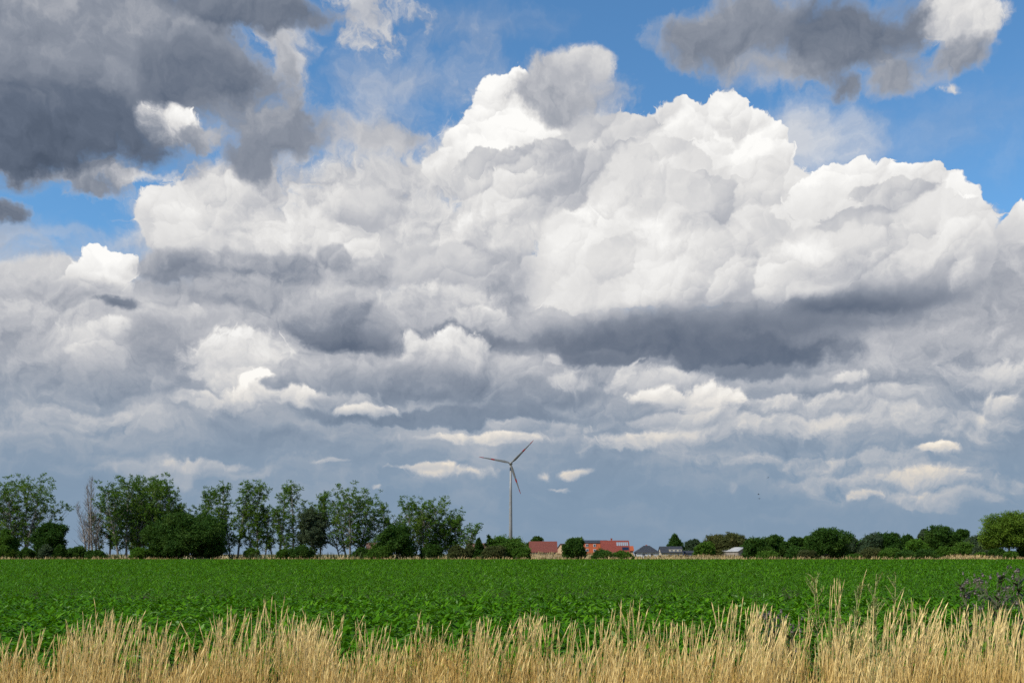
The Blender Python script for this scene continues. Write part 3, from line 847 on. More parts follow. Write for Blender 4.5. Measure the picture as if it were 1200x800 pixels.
def tuft_mesh(r):
    mb = MB()
    for i in range(16):
        a = r.uniform(0, 2 * pi); s_ = r.uniform(.15, .75); L = r.uniform(.014, .026)
        d = Vector((cos(a) * s_, sin(a) * s_, 1)).normalized()
        b = Vector((cos(a) * .004, sin(a) * .004, .010)); w = Vector((-sin(a), cos(a), 0)) * .0022
        mb.quad(b - w * .5, b + w * .5, b + d * L + w, b + d * L - w)
    return mb
BUR, TUFT = None, None
def thistle(name, label, px, top, Y, spread, nb, seed, group='thistles in the verge'):
    global BUR, TUFT
    r = random.Random(seed)
    x0 = wx(px, Y); Ht = wz(top, Y)
    root = tag(empty(name, (x0, Y, 0)), label, 'thistle', group)
    mb = MB(); ends = []; lv = []
    top_p = Vector((r.uniform(-.05, .05), r.uniform(-.05, .05), Ht - .03))
    def main(t): return Vector((top_p.x * t * t, top_p.y * t * t, top_p.z * t))
    mb.tube([main(i / 7) for i in range(8)], [.007 - .0045 * i / 7 for i in range(8)], 5)
    ends.append(top_p)
    for i in range(nb):
        t = r.uniform(.48, .95); p = main(t)
        a = r.uniform(0, 2 * pi); reach = spread * r.uniform(.35, 1.0) * (1.25 - t * .6)
        e = p + Vector((cos(a) * reach, sin(a) * reach * .8, (Ht - p.z) * r.uniform(.35, .98) + .02))
        m_ = p + (e - p) * .5 + Vector((cos(a), sin(a), -.4)) * reach * .12
        mb.tube([p, m_, e], [.0035, .0028, .0018], 4)
        ends.append(e)
        for k in range(r.randint(1, 3)):
            q = m_ + (e - m_) * r.uniform(.1, .8); b = r.uniform(0, 2 * pi)
            e2 = q + Vector((cos(b) * .07, sin(b) * .07, r.uniform(.03, .10)))
            mb.tube([q, (q + e2) / 2 + Vector((0, 0, -.008)), e2], [.002, .0018, .0014], 4)
            ends.append(e2)
        for k in range(3): lv.append((p + (e - p) * r.uniform(0, .8), a + r.uniform(-1, 1)))
    for i in range(26): lv.append((main(r.uniform(.1, .9)), r.uniform(0, 2 * pi)))
    mb.build('stem', TH_STEM, root)
    P = np.array([tuple(p) for p, a in lv]); A = np.array([a for p, a in lv]); up = np.radians(np.array([r.uniform(-5, 55) for _ in lv]))
    D = np.stack([np.cos(A) * np.cos(up), np.sin(A) * np.cos(up), np.sin(up)], 1)
    Nn = np.stack([-np.cos(A) * np.sin(up), -np.sin(A) * np.sin(up), np.cos(up)], 1)
    L = np.array([r.uniform(.07, .17) for _ in lv])
    v, q_ = cards(P, D, Nn, L, L * .30, np.full(len(lv), .4), .4, 3, .1)
    link_mesh('foliage', v, q_, TH_LEAF, root)
    for e in ends[::2][:60]:
        if BUR is None:
            h = bur_mesh().build('flower_head', TH_HEAD, root, True); t = tuft_mesh(r).build('tuft', TH_TUFT, h); BUR, TUFT = h, t
        else:
            h = BUR.copy(); C.objects.link(h); h.parent = root
            t = TUFT.copy(); C.objects.link(t); t.parent = h
        h.location = e; h.rotation_euler = (r.uniform(-.5, .5), r.uniform(-.5, .5), r.uniform(0, 6)); sc_ = r.uniform(.7, 1.15); h.scale = (sc_,) * 3
thistle('thistle', 'tall branching thistle with faded purple heads, leftmost of the tall thistles by the right edge', 1137, 680, 9.6, .24, 13, 1)
thistle('thistle', 'tallest bushy thistle with faded purple heads standing between two others by the right edge', 1166, 670, 9.9, .26, 15, 2)
thistle('thistle', 'tall thistle half cut off by the right edge of the photo', 1196, 676, 9.5, .24, 14, 3)
thistle('thistle', 'short thistle almost sunk in the dry grass right of centre', 905, 716, 9.4, .15, 8, 4)
thistle('thistle', 'short brownish thistle beside the sunken one, close to the tall green weeds', 926, 728, 9.1, .13, 6, 5)

WEED = leafy('weed leaves', (.14, .19, .05), (.26, .30, .10), (.30, .29, .12), trans=.3)
WEEDSTEM = mottled('weed stem', (.26, .26, .10), (.42, .37, .17), 8.0, .8, .2)
def weed(label, px, top, Y, seed):
    r = random.Random(seed)
    root = tag(empty('tall_weed', (wx(px, Y), Y, 0)), label, 'weed', 'tall weeds in the verge')
    Ht = wz(top, Y); lx, ly = r.uniform(-.10, .10), r.uniform(-.06, .06)
    mb = MB(); pt = lambda t: Vector((lx * t * t, ly * t * t, Ht * t))
    mb.tube([pt(i / 6) for i in range(7)], [.006 - .004 * i / 6 for i in range(7)], 5)
    P, A, U_, L = [], [], [], []
    for i in range(16):
        t = r.uniform(.40, .97); a = r.uniform(0, 2 * pi); p = pt(t); ln_ = .16 * (1.15 - t) + .03
        e = p + Vector((cos(a) * ln_, sin(a) * ln_, ln_ * 1.6)); mb.tube([p, e], [.0022, .0012], 4)
        for k in range(7): P.append(tuple(p + (e - p) * r.random())); A.append(r.uniform(0, 2 * pi)); U_.append(r.uniform(10, 75)); L.append(r.uniform(.02, .05))
    for i in range(46):
        P.append(tuple(pt(r.uniform(.25, 1)))); A.append(r.uniform(0, 2 * pi)); U_.append(r.uniform(20, 75)); L.append(r.uniform(.03, .09))
    mb.build('stem', WEEDSTEM, root)
    A = np.array(A); up = np.radians(np.array(U_))
    D = np.stack([np.cos(A) * np.cos(up), np.sin(A) * np.cos(up), np.sin(up)], 1)
    Nn = np.stack([-np.cos(A) * np.sin(up), -np.sin(A) * np.sin(up), np.cos(up)], 1)
    L = np.array(L)
    v, q_ = cards(np.array(P), D, Nn, L, L * .34, np.full(len(L), .3), .4, 2, .1)
    link_mesh('foliage', v, q_, WEED, root)
weed('slim pale green weed, leftmost of the tall weeds above the dry grass right of centre', 963, 676, 8.2, 21)
weed('bushy pale green weed beside the tallest straw clump', 992, 684, 8.0, 22)
weed('tall pale green weed standing alone between the straw clump and the thistles', 1018, 672, 8.4, 23)
weed('tall leafy weed with a drooping side shoot, nearest the thistles', 1046, 672, 8.3, 24)
weed('short green weed under the tall ones right of centre', 1030, 696, 7.8, 25)

# ------------------------------------------------------------------ straw strip, banks and reeds at the far side
def blades(name, label, strips, mat, L0, W0, cat='grass', seed=1):
    """strips: (px0, px1, Y0, Y1, height function or number, blades per square metre)"""
    r = np.random.default_rng(seed); out = []
    for p0, p1, Y0, Y1, z0, dens in strips:
        y_ = (Y0 + Y1) / 2
        n_ = int((p1 - p0) / F * y_ * (Y1 - Y0) * dens)
        y = r.uniform(Y0, Y1, n_); x = (r.uniform(p0, p1, n_) - 600) / F * y
        z = z0(x, y) if callable(z0) else np.full(n_, float(z0))
        a = r.random(n_) * 2 * pi; up = np.radians(r.uniform(55, 88, n_))
        D = np.stack([np.cos(a) * np.cos(up), np.sin(a) * np.cos(up), np.sin(up)], 1)
        Nn = np.stack([-np.cos(a) * np.sin(up), -np.sin(a) * np.sin(up), np.cos(up)], 1)
        P = np.stack([x, y, z - .03], 1)
        tuft = .75 + .5 * np.abs(np.sin(x * .7 + 2 * np.sin(x * .13))) * r.uniform(.6, 1.2, n_)
        out.append(cards(P, D, Nn, L0 * tuft * r.uniform(.6, 1.2, n_), W0 * r.uniform(.6, 1.3, n_), r.uniform(0, .4, n_), .4, 2, .2))
    v, q_ = join(out)
    return tag(link_mesh(name, v, q_, mat), label, cat, None, 'stuff')
FARSTRAW = straw_shader('far straw', (.30, .20, .085), (.50, .37, .17), (.46, .34, .16))
blades('dry_grass_strip', 'thin strip of dry grass along the far edge of the green field',
       [(-60, 1260, 256.5, 260, 0, 4.0)], FARSTRAW, 1.0, .22, seed=31)
def bank_z(c0, c1, Y0, Y1, h):
    xa, xb = wx(c0, (Y0 + Y1) / 2), wx(c1, (Y0 + Y1) / 2)
    def f_(x, y):
        e = np.clip(np.minimum(x - xa, xb - x) / 6.0, 0, 1); e = e * e * (3 - 2 * e)
        t = np.clip(np.minimum(y - Y0, Y1 - y) / ((Y1 - Y0) * .4), 0, 1); t = t * t * (3 - 2 * t)
        return h * e * t * (.85 + .15 * np.sin(x * .21) * np.cos(x * .067)) + 0 * y
    return f_
def bank(label, c0, c1, Y0, Y1, h, mat):
    f_ = bank_z(c0, c1, Y0, Y1, h)
    xs = np.linspace(wx(c0, (Y0 + Y1) / 2), wx(c1, (Y0 + Y1) / 2), 60); ys = np.linspace(Y0, Y1, 14)
    X, Yg = np.meshgrid(xs, ys); Z = f_(X, Yg) - .02
    v = np.stack([X, Yg, Z], 2).reshape(-1, 3); w = len(xs)
    q_ = np.array([[j * w + i, j * w + i + 1, (j + 1) * w + i + 1, (j + 1) * w + i] for j in range(len(ys) - 1) for i in range(w - 1)])
    o = link_mesh('bank', v, q_, mat, None, True)
    tag(o, label, None, None, 'structure')
    return f_
BANKM = mottled('dry bank earth', (.22, .16, .08), (.34, .26, .13), .4, .95, .1)
b1 = bank('long low bank of dry brown grass in front of the village houses', 606, 752, 292, 330, 1.7, BANKM)
b3 = bank('lower end of the dry grass bank before the grey and cream houses', 740, 884, 292, 330, .9, BANKM)
b2 = bank('low pale straw bank under the bushes near the right edge', 1092, 1240, 259.5, 275, 1.0, BANKM)
blades('dry_bank_grass', 'dry brown grass covering the long bank before the houses', [(608, 750, 293, 322, b1, .9), (742, 880, 293, 322, b3, .9)], straw_shader('weathered bank straw', (.17, .135, .055), (.33, .26, .115), (.30, .22, .10)), .85, .28, seed=32)
blades('straw_bank_grass', 'pale straw on the low bank near the right edge', [(1094, 1236, 259.6, 272, b2, 2.4)], FARSTRAW, .8, .22, seed=33)
REED = leafy('reeds', (.06, .085, .035), (.11, .135, .06), (.13, .14, .07), trans=.2)
blades('reed_bed', 'grey green reeds growing at the foot of the tree row on the left',
       [(118, 146, 261, 266, 0, 3.0), (268, 330, 261, 267, 0, 3.0), (368, 428, 261, 267, 0, 3.0), (20, 36, 261, 265, 0, 3.0), (452, 545, 262, 266, 0, 1.4)],
       REED, 1.9, .26, cat='reeds', seed=34)
# open stubble and a far wood seen through the gaps of the tree row
stub = link_mesh('far_field', [(wx(-100, 330), 330, .006), (wx(590, 330), 330, .006), (wx(590, 900), 900, .006), (wx(-100, 900), 900, .006)], [(0, 1, 2, 3)],
                 mottled('far stubble field', (.34, .26, .13), (.46, .36, .19), .05, .95, .1))
tag(stub, 'pale stubble field behind the tree row', None, None, 'structure')

# ------------------------------------------------------------------ trees
def leaf_cloud(r, clumps, per, size, spread):
    """clumps: array of centres with radii; leaves scattered through each"""
    c = np.repeat(clumps[:, :3], per, 0); rad = np.repeat(clumps[:, 3], per)
    n_ = len(c)
    off = unit(r.normal(0, 1, (n_, 3))) * (r.random(n_) ** .45 * rad * spread)[:, None]
    off[:, 2] *= .78
    P = c + off
    a = r.random(n_) * 2 * pi; up = r.normal(.15, .55, n_)
    D = np.stack([np.cos(a) * np.cos(up), np.sin(a) * np.cos(up), np.sin(up)], 1)
    Nn = unit(np.cross(D, unit(r.normal(0, 1, (n_, 3)))))
    L = size * r.uniform(.6, 1.35, n_)
    return cards(P, D, Nn, L, L * r.uniform(.55, .9, n_), r.uniform(0, .35, n_), .5, 1, .5)

def grow(kind, H, W, seed, dens=1.0):
    """trunk-and-branch tubes and leaf clumps of one tree, H high and W wide, standing at the origin"""
    r = np.random.default_rng(seed)
    mb = MB(); cl = []
    if kind in ('poplar', 'bare'):
        ns = max(1, int(round(W / 3.2))) if kind == 'poplar' else 4
        for s_ in range(ns):
            u = 0 if ns == 1 else (s_ / (ns - 1) - .5)
            bx = u * W * .34 + r.normal(0, .25); by = r.normal(0, W * .10)
            tx = u * W * .84 + r.normal(0, W * .05); ty = by * 1.6
            th = H * (1 - .30 * abs(2 * u) ** 2.2) * r.uniform(.90, 1.0)
            if s_ == ns // 2: th = H
            bow = r.normal(0, .4)
            pt = lambda t: Vector((bx + (tx - bx) * t ** 1.25 + bow * sin(t * 3.1), by + (ty - by) * t, th * t))
            r0 = .10 + .0105 * th
            mb.tube([pt(i / 8) for i in range(9)], [max(.03, r0 * (1 - .90 * i / 8)) for i in range(9)], 5)
            nb = int(th * (3.3 if kind == 'poplar' else 3.4) * dens)
            for b in range(nb):
                t = .16 + .82 * (b + r.random()) / nb; p = pt(t)
                a = r.random() * 2 * pi
                own = W * (.58 if ns == 1 else .32)
                ln_ = own * (1.0 - .55 * abs(t - .62) / .5) * r.uniform(.5, 1.2)
                if kind == 'bare': ln_ = W * .42 * (1.08 - t) * r.uniform(.6, 1.2)
                e = p + Vector((cos(a) * ln_, sin(a) * ln_, ln_ * r.uniform(.7, 1.5)))
                m_ = p + (e - p) * .5 + Vector((cos(a), sin(a), -.3)) * ln_ * .10
                mb.tube([p, m_, e], [.055 * (1.2 - t) + .02, .04 * (1.2 - t) + .015, .014], 4)
                if kind == 'bare':
                    for q in range(6):
                        s0 = m_ + (e - m_) * r.random(); d = Vector((r.normal(0, .5), r.normal(0, .5), 1.0)).normalized() * r.uniform(.6, 1.6)
                        mb.tube([s0, s0 + d], [.020, .008], 3)
                    continue
                if r.random() < .95: cl.append((*e, r.uniform(.40, .75)))
                if r.random() < .8: cl.append((*m_, r.uniform(.35, .65)))
                if r.random() < .5: cl.append((*(e + Vector((r.normal(0, .6), r.normal(0, .6), r.uniform(.2, 1.0)))), r.uniform(.35, .65)))
            if kind == 'poplar':
                for q in range(3): cl.append((*(pt(1.0) + Vector((r.normal(0, .4), r.normal(0, .4), -q * .8))), r.uniform(.5, .85)))
    else:
        # lobes stacked into a rounded or spreading crown
        low = {'round': .10, 'bush': .0, 'spread': .18, 'cone': .05, 'airy': .22}[kind]
        nl = {'round': 9, 'bush': 7, 'spread': 11, 'cone': 9, 'airy': 9}[kind]
        lobes = []
        for k in range(nl):
            if kind == 'cone':
                t = k / (nl - 1); z = H * (.12 + .80 * t); rr = W * .5 * (1.05 - t) * r.uniform(.8, 1.1) + .3
                lobes.append((r.normal(0, .15 * rr), r.normal(0, .15 * rr), z, rr, H * .12))
            else:
                t = (k + .5) / nl
                z = H * (low + (1 - low) * (.18 + .66 * t)); 
                prof = math.sqrt(max(.05, 1 - ((z / H - (.46 if kind != 'bush' else .32)) / .60) ** 2))
                a = k * 2.4 + r.uniform(-.5, .5); d = W * .5 * prof * r.uniform(.35, .82)
                rr = W * r.uniform(.13, .29)
                lobes.append((cos(a) * d, sin(a) * d * .8, min(z, H - rr * .6), rr, rr * r.uniform(.75, 1.0)))
        if kind != 'cone':
            lobes.append((r.normal(0, W * .05), 0, H - W * .17, W * .19, W * .17))
            lobes.append((0, 0, H * (.45 + low * .3), W * .33, H * .26))
            if kind in ('round', 'bush'):
                for s_ in (-1, 1): lobes.append((s_ * W * .27, 0, H * .24, W * .22, H * .20))
        tr = .06 + .016 * H
        lead = Vector((r.normal(0, W * .03), 0, H * .62))
        mb.tube([Vector((0, 0, 0)), lead * .5 + Vector((r.normal(0, .15), 0, 0)), lead], [tr, tr * .7, tr * .35], 6)
        for lx, ly, lz, lr, lh in lobes:
            p = lead * r.uniform(.35, .85); e = Vector((lx, ly, lz))
            mb.tube([p, (p + e) / 2 - Vector((0, 0, .2)), e], [tr * .4, tr * .28, tr * .12], 4)
            crad = max(.35, min(1.0, W * .085)) * (.8 if kind == 'airy' else 1)
            m_ = int((10 + 30 * (lr / max(crad, .1)) ** 2 * .42) * dens * (.55 if kind in ('airy', 'spread') else 1))
            d = unit(r.normal(0, 1, (m_, 3))) * (r.random(m_) ** .33)[:, None]
            for q in d:
                if r.random() < .10: q = q * r.uniform(1.1, 1.4)
                z = lz + q[2] * lh
                if z < .1: z = .1 + r.random() * .4
                cl.append((lx + q[0] * lr, ly + q[1] * lr * .9, z, crad * r.uniform(.6, 1.1)))
    cl = np.array(cl) if cl else None
    if cl is not None:
        k = min(1.0, (H - .4) / cl[:, 2].max()); cl[:, 2] *= k; mb.v = [(a_, b_, c_ * k) for a_, b_, c_ in mb.v]
    return r, mb, cl

N_TREES = 0
def tree(name, kind, leaf, label, px, top, wpx, Y, seed, cat='tree', group=None, dens=1.0, base=0.0, size=None, per=None, bark='bark'):
    global N_TREES
    N_TREES += 1
    H = wz(top, Y) - base; W = wpx / F * Y
    root = tag(empty(name, (wx(px, Y), Y, base), 0.0), label, cat, group)
    if kind == 'poplar': W *= 1.15; dens *= 1.1
    if kind in ('round', 'airy', 'spread'): W *= 1.10
    r, mb, cl = grow(kind, H, W, seed, dens)
    mb.build('trunk' if kind != 'bush' else 'stem', M[bark] if kind != 'bare' else M['deadwood'], root)
    if cl is not None:
        size = size or (.46 if kind == 'poplar' else .34 if kind in ('bush', 'cone') else .42)
        per = per or {'poplar': 18, 'round': 26, 'bush': 22, 'spread': 26, 'cone': 26, 'airy': 20}[kind]
        v, q_ = leaf_cloud(r, cl, per, size, 1.0)
        link_mesh('crown' if kind != 'bush' else 'foliage', v, q_, M[leaf], root)
    return root
GP, GB, GD, GR_ = 'tall poplars of the left row', 'bushes at the foot of the left tree row', 'dark trees among the poplars', 'trees and bushes of the right hand belt'
T = tree
# left row
T('poplar_tree', 'poplar', 'poplar', 'open crowned poplar cut by the left edge of the photo', 26, 553, 66, 276, 1, group=GP)
T('deciduous_tree', 'round', 'dark', 'rounded dark tree in front of the leftmost poplar', 57, 609, 36, 268, 2, group=GD)
T('bush', 'bush', 'mid', 'green bush cut by the left edge', 8, 618, 28, 266, 3, 'bush', GB)
T('bush', 'bush', 'dark', 'small round bush left of the dark rounded tree foot', 30, 640, 16, 262, 4, 'bush', GB)
T('bush', 'bush', 'blue', 'round dull green bush before the dark rounded tree', 54, 637, 15, 262, 5, 'bush', GB)
T('bush', 'bush', 'dark', 'round dark bush just right of the dull green one', 70, 637, 15, 262, 6, 'bush', GB)
T('bush', 'bush', 'dark', 'wide low dark bush left of the leafless tree', 90, 638, 28, 264, 7, 'bush', GB)
T('bush', 'bush', 'dark', 'low bush under the leafless tree', 112, 643, 24, 262, 8, 'bush', GB)
T('bare_tree', 'bare', 'poplar', 'leafless grey tree with thin bare branches', 107, 560, 36, 270, 9)
T('poplar_tree', 'poplar', 'poplar', 'slim ragged poplar right beside the leafless tree', 124, 570, 22, 272, 10, group=GP, dens=.7)
T('poplar_tree', 'poplar', 'poplar', 'big poplar, left one of the tallest clump', 146, 555, 50, 270, 11, group=GP, dens=1.1)
T('poplar_tree', 'poplar', 'poplar', 'big poplar in the middle of the tallest clump', 173, 552, 58, 272, 12, group=GP, dens=1.1)
T('poplar_tree', 'poplar', 'poplar', 'poplar leaning out to the right of the tallest clump', 199, 561, 38, 274, 13, group=GP)
T('poplar_tree', 'poplar', 'poplar', 'poplar set back in the middle of the tallest clump', 160, 557, 34, 284, 81, group=GP)
T('poplar_tree', 'poplar', 'poplar', 'poplar set back at the right of the tallest clump', 188, 559, 34, 286, 82, group=GP)
T('deciduous_tree', 'round', 'dark', 'broad very dark tree below the tallest poplar clump', 220, 599, 82, 263, 14, group=GD, dens=1.1)
T('bush', 'bush', 'fresh', 'bright green bush left of the broad dark tree', 164, 640, 26, 261, 15, 'bush', GB)
T('bush', 'bush', 'mid', 'taller green bush tucked against the broad dark tree', 180, 636, 22, 262, 16, 'bush', GB)
T('poplar_tree', 'poplar', 'poplar', 'short poplar rising behind the left part of the broad dark tree', 231, 568, 29, 274, 17, group=GP)
T('poplar_tree', 'poplar', 'poplar', 'narrow poplar rising behind the right part of the broad dark tree', 252, 563, 27, 272, 18, group=GP)
T('poplar_tree', 'poplar', 'poplar', 'narrow poplar with a pale bare trunk right of the broad dark tree', 274, 561, 28, 270, 19, group=GP)
T('poplar_tree', 'poplar', 'poplar', 'full poplar in the middle of the row of narrow ones', 300, 561, 36, 270, 20, group=GP, dens=1.1)
T('poplar_tree', 'poplar', 'poplar', 'thin half dead poplar among the narrow ones', 322, 566, 24, 272, 21, group=GP, dens=.55)
T('poplar_tree', 'poplar', 'poplar', 'slender poplar leaning right, last of the narrow ones', 343, 562, 34, 270, 22, group=GP, dens=.85)
T('poplar_tree', 'poplar', 'poplar', 'small leafy poplar top above the grey green willow', 372, 574, 18, 274, 23, group=GP)
T('willow_tree', 'airy', 'willow', 'grey green willow between the leaning poplar and the broad poplar', 366, 594, 34, 268, 24)
T('bush', 'bush', 'dark', 'dark bush at the willow foot', 354, 636, 34, 262, 25, 'bush', GB)
T('bush', 'bush', 'mid', 'small green bush below the leaning poplar', 332, 642, 14, 262, 26, 'bush', GB)
T('bush', 'bush', 'mid', 'low bush under the full narrow poplar', 296, 641, 20, 266, 27, 'bush', GB)
T('poplar_tree', 'poplar', 'poplar', 'broad round topped poplar left of the dying tree', 412, 565, 64, 270, 28, group=GP, dens=1.15)
T('poplar_tree', 'poplar', 'poplar', 'thin dying tree with few leaves between two broad poplars', 450, 585, 13, 274, 29, group=GP, dens=.5)
T('deciduous_tree', 'round', 'dark', 'dark compact tree before the poplars right of the dying tree', 464, 612, 44, 264, 30, group=GD)
T('bush', 'bush', 'mid', 'green bush left of the dark compact tree', 444, 637, 34, 261, 31, 'bush', GB)
T('bush', 'bush', 'dark', 'dark bush below the broad round topped poplar', 424, 640, 22, 264, 32, 'bush', GB)
T('poplar_tree', 'poplar', 'poplar', 'poplar behind the dark compact tree', 478, 580, 42, 272, 33, group=GP, dens=1.15)
T('poplar_tree', 'poplar', 'poplar', 'full poplar in the last clump before the wind turbine', 508, 579, 48, 270, 34, group=GP, dens=1.2)
T('poplar_tree', 'poplar', 'poplar', 'lower poplar sloping down at the right end of the left row', 534, 594, 36, 270, 35, group=GP, dens=1.2)
T('bush', 'bush', 'olive', 'olive bush at the right end of the left row', 536, 638, 24, 263, 36, 'bush', GB)
T('bush', 'bush', 'dark', 'dark bush under the full poplar of the last clump', 506, 636, 30, 266, 37, 'bush', GB)
T('bush', 'bush', 'olive', 'narrow yellowish bush left of the small dark conifer', 550, 638, 16, 264, 38, 'bush', GB)
# centre, before and among the houses
T('conifer_tree', 'cone', 'dark', 'small dark conifer left of the round tree under the turbine', 561, 629, 14, 264, 39, per=40)
T('sapling', 'airy', 'dark', 'thin sapling with a tiny tuft of leaves beside the round tree', 573, 626, 7, 266, 40, dens=.5)
T('deciduous_tree', 'round', 'mid', 'broad round tree hiding the foot of the wind turbine', 593, 626, 44, 268, 41, dens=1.1)
T('bush', 'bush', 'olive', 'yellow green bush in front of the broad round tree', 578, 638, 30, 262, 42, 'bush', 'bushes below the turbine')
T('bush', 'bush', 'mid', 'green bush right of the broad round tree foot', 612, 640, 20, 262, 43, 'bush', 'bushes below the turbine')
T('deciduous_tree', 'round', 'dark', 'dark tree top behind the long red roof', 628, 628, 18, 470, 44, size=.7)
T('deciduous_tree', 'round', 'dark', 'round dark tree between the long red roof and the orange house', 673, 628, 23, 266, 45, dens=1.1)
T('bush', 'bush', 'dark', 'dark bush before the orange house', 707, 641, 30, 263, 46, 'bush', 'bushes before the orange house')
T('bush', 'bush', 'mid', 'lighter bush before the red roof with skylights', 731, 644, 22, 264, 47, 'bush', 'bushes before the orange house')
T('conifer_tree', 'cone', 'dark', 'dark bushy spruce behind the cream house', 791, 626, 28, 480, 48, size=.7, per=46)
T('deciduous_tree', 'airy', 'blue', 'thin crowned tree right of the dark spruce', 812, 631, 18, 470, 49, size=.6)
T('deciduous_tree', 'round', 'mid', 'small round green tree right of the cream house', 825, 634, 21, 400, 50, size=.55)
T('deciduous_tree', 'spread', 'olive', 'wide loose tree left of the white roofed barn', 850, 623, 46, 420, 51, size=.6, dens=1.2)
T('conifer_tree', 'cone', 'dark', 'narrow pointed tree just left of the barn ridge', 868, 634, 7, 430, 52, size=.5)
# right hand belt
T('deciduous_tree', 'round', 'dark', 'dark rounded tree hiding the right end of the barn', 889, 627, 34, 268, 53, group=GR_)
T('deciduous_tree', 'round', 'dark', 'dark tree leaning against the one right of the barn', 909, 626, 27, 270, 54, group=GR_)
T('deciduous_tree', 'airy', 'dark', 'small thin tree with a round top left of the biggest dark tree', 931, 628, 20, 272, 55, group=GR_, dens=1.5)
T('bush', 'bush', 'dark', 'low dark bush filling the gap under the small thin tree', 933, 638, 30, 266, 56, 'bush', GR_)
T('deciduous_tree', 'round', 'dark', 'biggest dark tree of the right belt with a full rounded crown', 968, 617, 46, 266, 57, group=GR_, dens=1.1)
T('deciduous_tree', 'airy', 'blue', 'see-through young tree right of the biggest dark tree', 994, 627, 17, 290, 58, group=GR_)
T('deciduous_tree', 'round', 'blue', 'left half of the broad muted green pair of trees', 1020, 624, 36, 290, 59, group=GR_)
T('deciduous_tree', 'round', 'dark', 'right half of the broad muted green pair of trees', 1042, 623, 32, 288, 60, group=GR_)
T('deciduous_tree', 'round', 'dark', 'narrow dark tree next to the bright green one in the belt', 1063, 625, 18, 300, 61, group=GR_)
T('deciduous_tree', 'round', 'fresh', 'bright green tree in the middle of the right belt', 1074, 631, 24, 278, 62, group=GR_)
T('deciduous_tree', 'airy', 'blue', 'thin hazy tree left of the tall crown in the belt', 1082, 619, 14, 330, 63, group=GR_)
T('deciduous_tree', 'spread', 'dark', 'tall muted crown rising highest in the middle of the right belt', 1101, 615, 32, 320, 64, group=GR_, dens=1.5)
T('deciduous_tree', 'round', 'dark', 'very dark round crown right of the tall muted one', 1123, 619, 20, 318, 65, group=GR_)
T('deciduous_tree', 'round', 'blue', 'grey green tree left of the big yellow green tree', 1146, 626, 28, 300, 66, group=GR_)
T('willow_tree', 'bush', 'willow', 'pale rounded willow bush before the grey green tree', 1155, 634, 34, 280, 67)
T('deciduous_tree', 'spread', 'lime', 'big yellow green tree at the right edge', 1182, 599, 58, 264, 68, dens=1.7)
T('bush', 'bush', 'mid', 'low round bush at the foot of the biggest dark tree', 1001, 648, 18, 261, 69, 'bush', GR_)
T('bush', 'bush', 'olive', 'brownish green bush below the broad muted pair', 1020, 640, 36, 272, 70, 'bush', GR_)
T('bush', 'bush', 'mid', 'green bush right of the brownish one', 1044, 641, 28, 268, 71, 'bush', GR_)
T('bush', 'bush', 'dark', 'dark bush before the narrow dark tree', 1062, 643, 24, 264, 72, 'bush', GR_)
T('bush', 'bush', 'dark', 'round dark bush at the left end of the straw bank', 1086, 642, 30, 264, 73, 'bush', GR_)
T('bush', 'bush', 'mid', 'green bush behind the left part of the straw bank', 1108, 638, 26, 278, 74, 'bush', GR_)
T('bush', 'bush', 'mid', 'wide green bush behind the middle of the straw bank', 1130, 633, 32, 284, 75, 'bush', GR_)
T('bush', 'bush', 'fresh', 'small yellowish bush on the straw bank', 1149, 646, 12, 276, 76, 'bush', GR_)
T('bush', 'bush', 'mid', 'round bush below the left side of the yellow green tree', 1185, 644, 18, 262, 77, 'bush', GR_)
T('bush', 'bush', 'dark', 'dark bush cut by the right edge under the yellow green tree', 1200, 640, 18, 264, 78, 'bush', GR_)
T('bush', 'bush', 'dark', 'dark undergrowth bush left of the yellow green tree trunk', 1168, 638, 24, 276, 79, 'bush', GR_)
T('deciduous_tree', 'airy', 'mid', 'loose tree half hidden behind the left side of the biggest dark tree', 946, 627, 22, 300, 83, group=GR_, dens=1.3)
T('deciduous_tree', 'spread', 'mid', 'flat topped tree behind the low round bush and the see-through tree', 1008, 631, 30, 310, 84, group=GR_, dens=1.3)
T('deciduous_tree', 'airy', 'mid', 'loose tree top behind the bright green tree', 1090, 624, 22, 340, 85, group=GR_, dens=1.4)
T('deciduous_tree', 'spread', 'olive', 'low ragged tree behind the pale willow bush', 1138, 631, 34, 330, 86, group=GR_, dens=1.3)
T('bush', 'bush', 'mid', 'bush at the foot of the dark tree pair right of the barn', 899, 643, 30, 264, 87, 'bush', GR_)
T('bush', 'bush', 'olive', 'straggly bush between the small thin tree and the biggest dark tree', 946, 643, 22, 263, 88, 'bush', GR_)

# ------------------------------------------------------------------ wind turbine
M['turbine'] = mottled('grey turbine paint', (.20, .20, .195), (.24, .24, .235), .3, .45, .4)
def blade_shader(n):
    tc = n.new('ShaderNodeTexCoord').outputs['Object']
    z = n.sep(tc)[2]
    red = n.m('MAXIMUM', n.m('MULTIPLY', n.m('GREATER_THAN', z, 17.8), n.m('LESS_THAN', z, 21.6)), n.m('GREATER_THAN', z, 29.5))
    return principled(n, n.mixc(red, (.13, .13, .125, 1), (.22, .016, .014, 1)), .45, .4)
M['blade'] = material('white blade with red bands', blade_shader)
TYD = 1080.0
hubp = at(598.5, 542.5, TYD)
t = tag(empty('wind_turbine', (hubp.x, TYD + 4.5, 0)), 'white three bladed wind turbine with red banded blades far behind the trees', 'wind turbine')
mb = MB(); Hh = hubp.z - 1.7
mb.tube([(0, 0, 0), (0, 0, Hh * .33), (0, 0, Hh * .66), (0, 0, Hh)], [2.05, 1.75, 1.45, 1.10], 24)
mb.build('tower', M['turbine'], t, True)
mb = MB()
